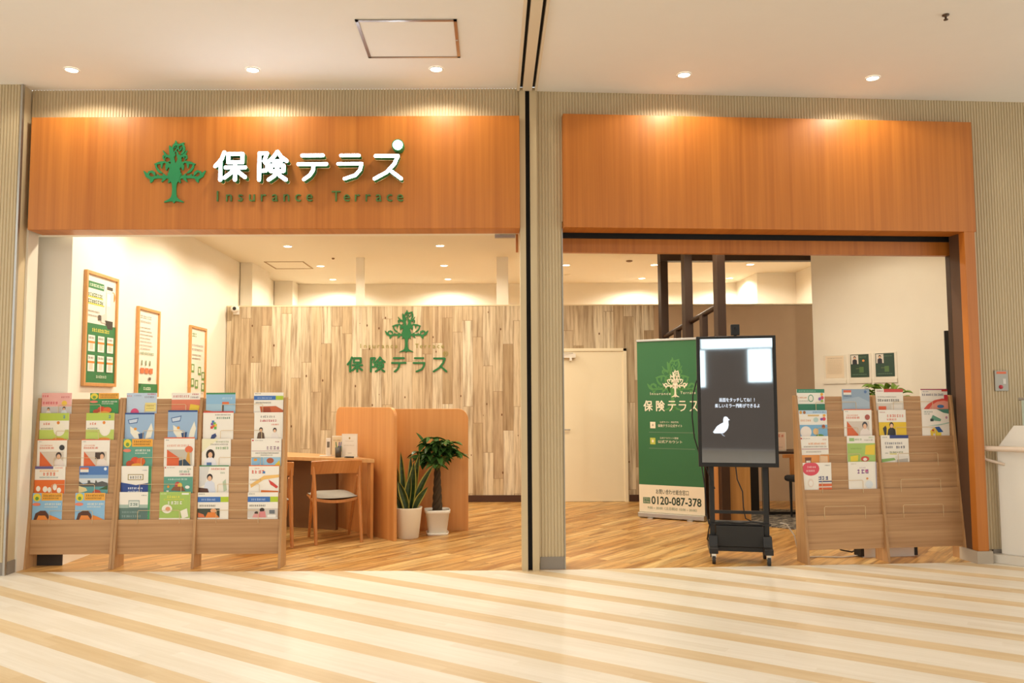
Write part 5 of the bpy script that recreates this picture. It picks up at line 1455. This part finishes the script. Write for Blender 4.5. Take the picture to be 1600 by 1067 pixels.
# ================================================================== FAR CORNER BEHIND THE KIOSK-SIDE RACK
m_, nt, bs = new_mat('patterned_rug'); k = N(nt)
a_, c_ = k.axes((0.9, 0.4, 0), (-0.4, 0.9, 0))
f = k.noise(k.comb(k.math('MULTIPLY', a_, 9.0), k.math('MULTIPLY', c_, 22.0)), 1.0, 5.0, 0.7)
nt.links.new(k.ramp(f, [(0.40, '2C2A2C'), (0.50, '6A625A'), (0.60, 'B8AC98')]), bs.inputs['Base Color'])
bs.inputs['Roughness'].default_value = 0.95
b = MB(); b.prism([(2.86, 8.78), (3.30, 8.36), (5.1, 8.75), (4.25, 9.85), (2.9, 10.2), (2.84, 9.2)], 0.002, 0.012, 'z')
tag(b.build('rug', m_), 'grey and black patterned rug behind the kiosk-side rack', 'rug')
t = thing('side_table', 'dark table with black panel legs seen past the kiosk edge', 'table', (0, 0, 0))
m = MB(); m.box(2.86, 3.75, 9.62, 10.15, 0.705, 0.73); m.build('table_top', M_darkbrown, t, 0.003)
m = MB(); m.box(2.88, 3.10, 9.66, 9.72, 0.012, 0.705); m.build('panel_leg', M_blackp, t)
m = MB(); m.box(3.16, 3.22, 9.66, 9.74, 0.012, 0.705); m.build('panel_leg', M_blackp, t)
m = MB(); m.box(3.14, 3.85, 9.60, 9.66, 0.012, 0.04); m.build('foot_bar', M_blackp, t)
t = thing('leaflet_holder', 'pink leaflet in a clear holder on the dark table', 'leaflet holder', (3.385, 9.80, 0.73), 0)
m = MB(); m.box(-0.09, 0.09, -0.02, 0.02, 0, 0.22); m.build('holder', flat('clear_acrylic', 'EFE7D8', 0.15), t)
m = MB(); mats = ['E8C8B0']; m.box(-0.08, 0.08, -0.024, -0.0205, 0.01, 0.215); print_ops(m, [('t', 0.12, 0.1, 0.85, 0.25, 'C2563A'), ('e', 0.3, 0.45, 0.06, 0.04, 'D98A5A'), ('t', 0.2, 0.8, 0.8, 0.86, 'B08A6A')], lambda u: -0.08 + 0.16 * u, lambda v: 0.215 - 0.205 * v, -0.0242, mats); m.build('leaflet', [ink(c) for c in mats], t, fixn=False)
t = thing('stool_chair', 'dark-seated wooden chair by the patterned rug', 'chair', (3.55, 9.32, 0.012), 0.3)
m = MB(); m.box(-0.2, 0.2, -0.18, 0.18, 0.40, 0.47); m.build('seat', flat('charcoal_seat', '2E2B2A', 0.9), t, 0.03)
for x in (-0.13, 0.16):
    for y in (-0.14, 0.14):
        m = MB(); m.tube([(x, y, 0.0), (x, y, 0.41)], [0.012, 0.018], n=10); m.build('leg', flat('black_leg', '1A1817', 0.5), t)
m = MB(); m.box(-0.19, 0.2, 0.17, 0.195, 0.66, 0.70); m.box(-0.10, -0.05, 0.17, 0.19, 0.44, 0.67); m.box(0.12, 0.17, 0.17, 0.19, 0.44, 0.67); m.build('backrest', M_chair, t)
# notices on the angled wall
def on_wall(px, py):
    d = SURVEY @ Vector(((px - 770.0) / 1280.0, -(py - 533.5) / 1280.0, -1.0))
    nn = Vector((math.sin(ang), -math.cos(ang), 0))
    o_ = Vector((4.04, 10.3, 0))
    k_ = (o_ - Vector((0, 0, EYE))).dot(nn) / d.dot(nn)
    return Vector((0, 0, EYE)) + d * k_
NT = [(1288, 1322, 554, 600, 'cream paper notice in a clear wall holder, the palest of three', [('t', 0.1, 0.08, 0.9, 0.13, 'C9B8A0')] + [('t', 0.1, 0.2 + 0.07 * i, 0.9, 0.23 + 0.07 * i, 'D5C6AE') for i in range(9)], 'F2DFC4'),
      (1327, 1361, 551.5, 599, 'dark green notice with portrait photo and orange mark, middle of three wall holders', None, '2F4A38'),
      (1366, 1401, 549.5, 598, 'dark green notice with portrait photo in the wall holder over the leafy plant', None, '2F4A3C')]
for i, (x0, x1, y0, y1, lab, ops, bc) in enumerate(NT):
    p, q = on_wall(x0, y1), on_wall(x1, y0)
    w, h = math.hypot(q.x - p.x, q.y - p.y), q.z - p.z
    t = thing('wall_notice', lab, 'notice', (p.x, p.y, p.z), ang, 'wall notices on the angled wall')
    m = MB(); m.box(0, w, -0.006, 0, 0, h); m.box(0.0, w, -0.02, -0.006, 0.0, 0.05); m.build('clear_holder', flat('clear_acrylic', 'EFE7D8', 0.15), t)
    if ops is None:
        ops = [('r', 0.04, 0.03, 0.44, 0.42, 'E6DCD0'), ('person', 0.24, 0.09, 0.5, '2A2220', '2F2F36'), ('r', 0.04, 0.44, 0.44, 0.46, bc), ('r', 0.0, 0.45, 1, 1, bc), ('t', 0.5, 0.1, 0.9, 0.14, '6A8A6A'), ('t', 0.3, 0.6, 0.6, 0.64, '8A9A5A'), ('r', 0.48, 0.55, 0.72, 0.8, '5A7A48'), ('t', 0.1, 0.86, 0.9, 0.9, '7A9A7A')]
        if i == 1:
            ops.append(('e', 0.72, 0.28, 0.07, 0.05, 'E59A55'))
    m = MB(); mats = [bc]; a2, b2, c2, d2 = w * 0.1, w * 0.9, h * 0.2, h * 0.97
    m.box(a2, b2, -0.0085, -0.0062, c2, d2)
    print_ops(m, ops, lambda u: a2 + u * (b2 - a2), lambda v: d2 - v * (d2 - c2), -0.0086, mats)
    m.build('paper', [ink(c) for c in mats], t, fixn=False)
# black upright panel behind the post
t = thing('black_panel', 'tall black monitor on a stand behind the wooden door post', 'monitor', (4.87, 8.28, 0), math.radians(-20))
m = MB(); m.box(-0.26, 0.26, -0.02, 0.02, 1.00, 2.035); m.build('panel', M_blackp, t, 0.003)
m = MB(); m.box(-0.03, 0.03, 0.02, 0.05, 0.03, 1.5); m.box(-0.25, 0.25, -0.1, 0.1, 0, 0.03); m.build('stand', M_blackm, t)
# leafy green plant behind the rack
t = thing('leafy_plant', 'low leafy green plant peeking over the kiosk-side rack', 'potted plant', (4.14, 8.62, 0.012), 0)
m = MB(); m.lathe([(0.0001, 0.0), (0.10, 0.0), (0.13, 0.35), (0.12, 0.35)], n=32); m.build('pot', M_pot, t)
m = MB(); rnd = random.Random(3)
for i in range(110):
    a_ = i * 2.4; el = rnd.uniform(0.0, 1.3); r_ = rnd.uniform(0.18, 0.30)
    c = Vector((math.cos(a_) * math.cos(el) * r_ * 0.9, math.sin(a_) * math.cos(el) * r_ * 0.7, 0.92 + math.sin(el) * r_ * 1.9))
    c.z = min(c.z, 1.43 + 0.03 * rnd.random())
    bs_ = Vector((c.x * 0.15, c.y * 0.15, 0.4))
    m.tube([bs_, bs_.lerp(c, 0.6), c], [0.006, 0.005, 0.003], 1, 6)
    out = Vector((math.cos(a_ + 0.4), math.sin(a_ + 0.4), 0.15))
    leaf_blade(m, c, c + out * 0.14, 0.045, 0, 0, bend=(0, 0, 0.03), face=(0.2, -0.4, 1), n=6)
m.build('foliage', [flat('bright_leaf', '6E8F2E', 0.45, mottle=0.2), flat('green_stem', '5A7A34', 0.6)], t, fixn=False)

# ================================================================== RIGHT END OF THE FRONTAGE
t = R(thing('call_plate', 'grey wall plate with an orange label and red call button', 'call button', (0, 0, 0)))
def fr(px, py, off=0.0):
    d = SURVEY @ Vector(((px - 770.0) / 1280.0, -(py - 533.5) / 1280.0, -1.0))
    u = Vector((math.cos(A4), math.sin(A4), 0)); nn = Vector((math.sin(A4), -math.cos(A4), 0))
    o_ = RO + nn * off
    k_ = (o_ - Vector((0, 0, EYE))).dot(nn) / d.dot(nn)
    p = Vector((0, 0, EYE)) + d * k_ - RO
    return p.dot(u), p.z
a_ = fr(1554, 611); c_ = fr(1573.5, 579)
m = MB(); m.box(a_[0], c_[0], -0.01, 0.008, a_[1], c_[1]); m.build('plate', flat('grey_plate', 'A09888', 0.35, 0.5), t, 0.003)
w = c_[0] - a_[0]; h = c_[1] - a_[1]
m = MB(); m.box(a_[0] + w * 0.15, a_[0] + w * 0.85, -0.012, -0.01, a_[1] + h * 0.84, a_[1] + h * 0.95); m.build('orange_label', ink('DD6A3A'), t)
m = MB(); m.lathe([(0.0001, 0.01), (0.015, 0.008), (0.017, 0.0)], n=20); q = m.build('button', ink('B8303A'), t); q.location = (a_[0] + w * 0.42, -0.01, a_[1] + h * 0.2); q.rotation_euler = (PI / 2, 0, 0)
m = MB(); m.box(a_[0] + w * 0.6, a_[0] + w * 0.8, -0.0115, -0.01, a_[1] + h * 0.35, a_[1] + h * 0.6); m.build('reader_patch', flat('pale_patch', 'D8D2C8', 0.4), t)
# stair balustrade
bd = math.atan2(-0.74, 0.67)
t = thing('balustrade', 'white balustrade panel with pale handrail and glass beside the call button', 'balustrade', (4.185, 6.80, 0), bd)
m = MB(); m.box(-0.09, 2.2, -0.06, 0.10, 0, 0.07); m.build('plinth', flat('white_plinth', 'D8CFC0', 0.4), t, 0.004)
m = MB(); m.prism([(-0.03, 0.07), (-0.03, 0.93), (0.10, 1.12), (2.2, 1.12), (2.2, 0.07)], 0.0, 0.05, 'y'); m.build('panel', flat('white_panel', 'E6DFD2', 0.35), t, 0.004)
m = MB(); m.box(0.16, 2.2, 0.015, 0.03, 1.12, 1.33); m.build('glass_pane', flat('greenish_glass', 'A8B09A', 0.1), t)
m = MB(); m.tube([(0.14, 0.022, 1.335), (2.2, 0.022, 1.335)], 0.012, n=10); m.build('top_rail', M_steelgrey, t)
m = MB(); m.tube([(-0.19, -0.07, 0.93), (2.2, -0.07, 0.93)], 0.022, n=14); m.sphere((-0.19, -0.07, 0.93), 0.022); m.build('handrail', flat('pinkish_rail', 'E2CDB8', 0.4), t)
m = MB(); m.tube([(-0.12, -0.07, 0.91), (-0.10, -0.068, 0.84), (0.02, 0.0, 0.80)], 0.012, n=10); m.build('bracket', flat('pinkish_rail', 'E2CDB8', 0.4), t)
m = MB(); m.tube([(0.9, -0.07, 0.91), (0.9, 0.0, 0.80)], 0.012, n=10); m.build('bracket', flat('pinkish_rail', 'E2CDB8', 0.4), t)
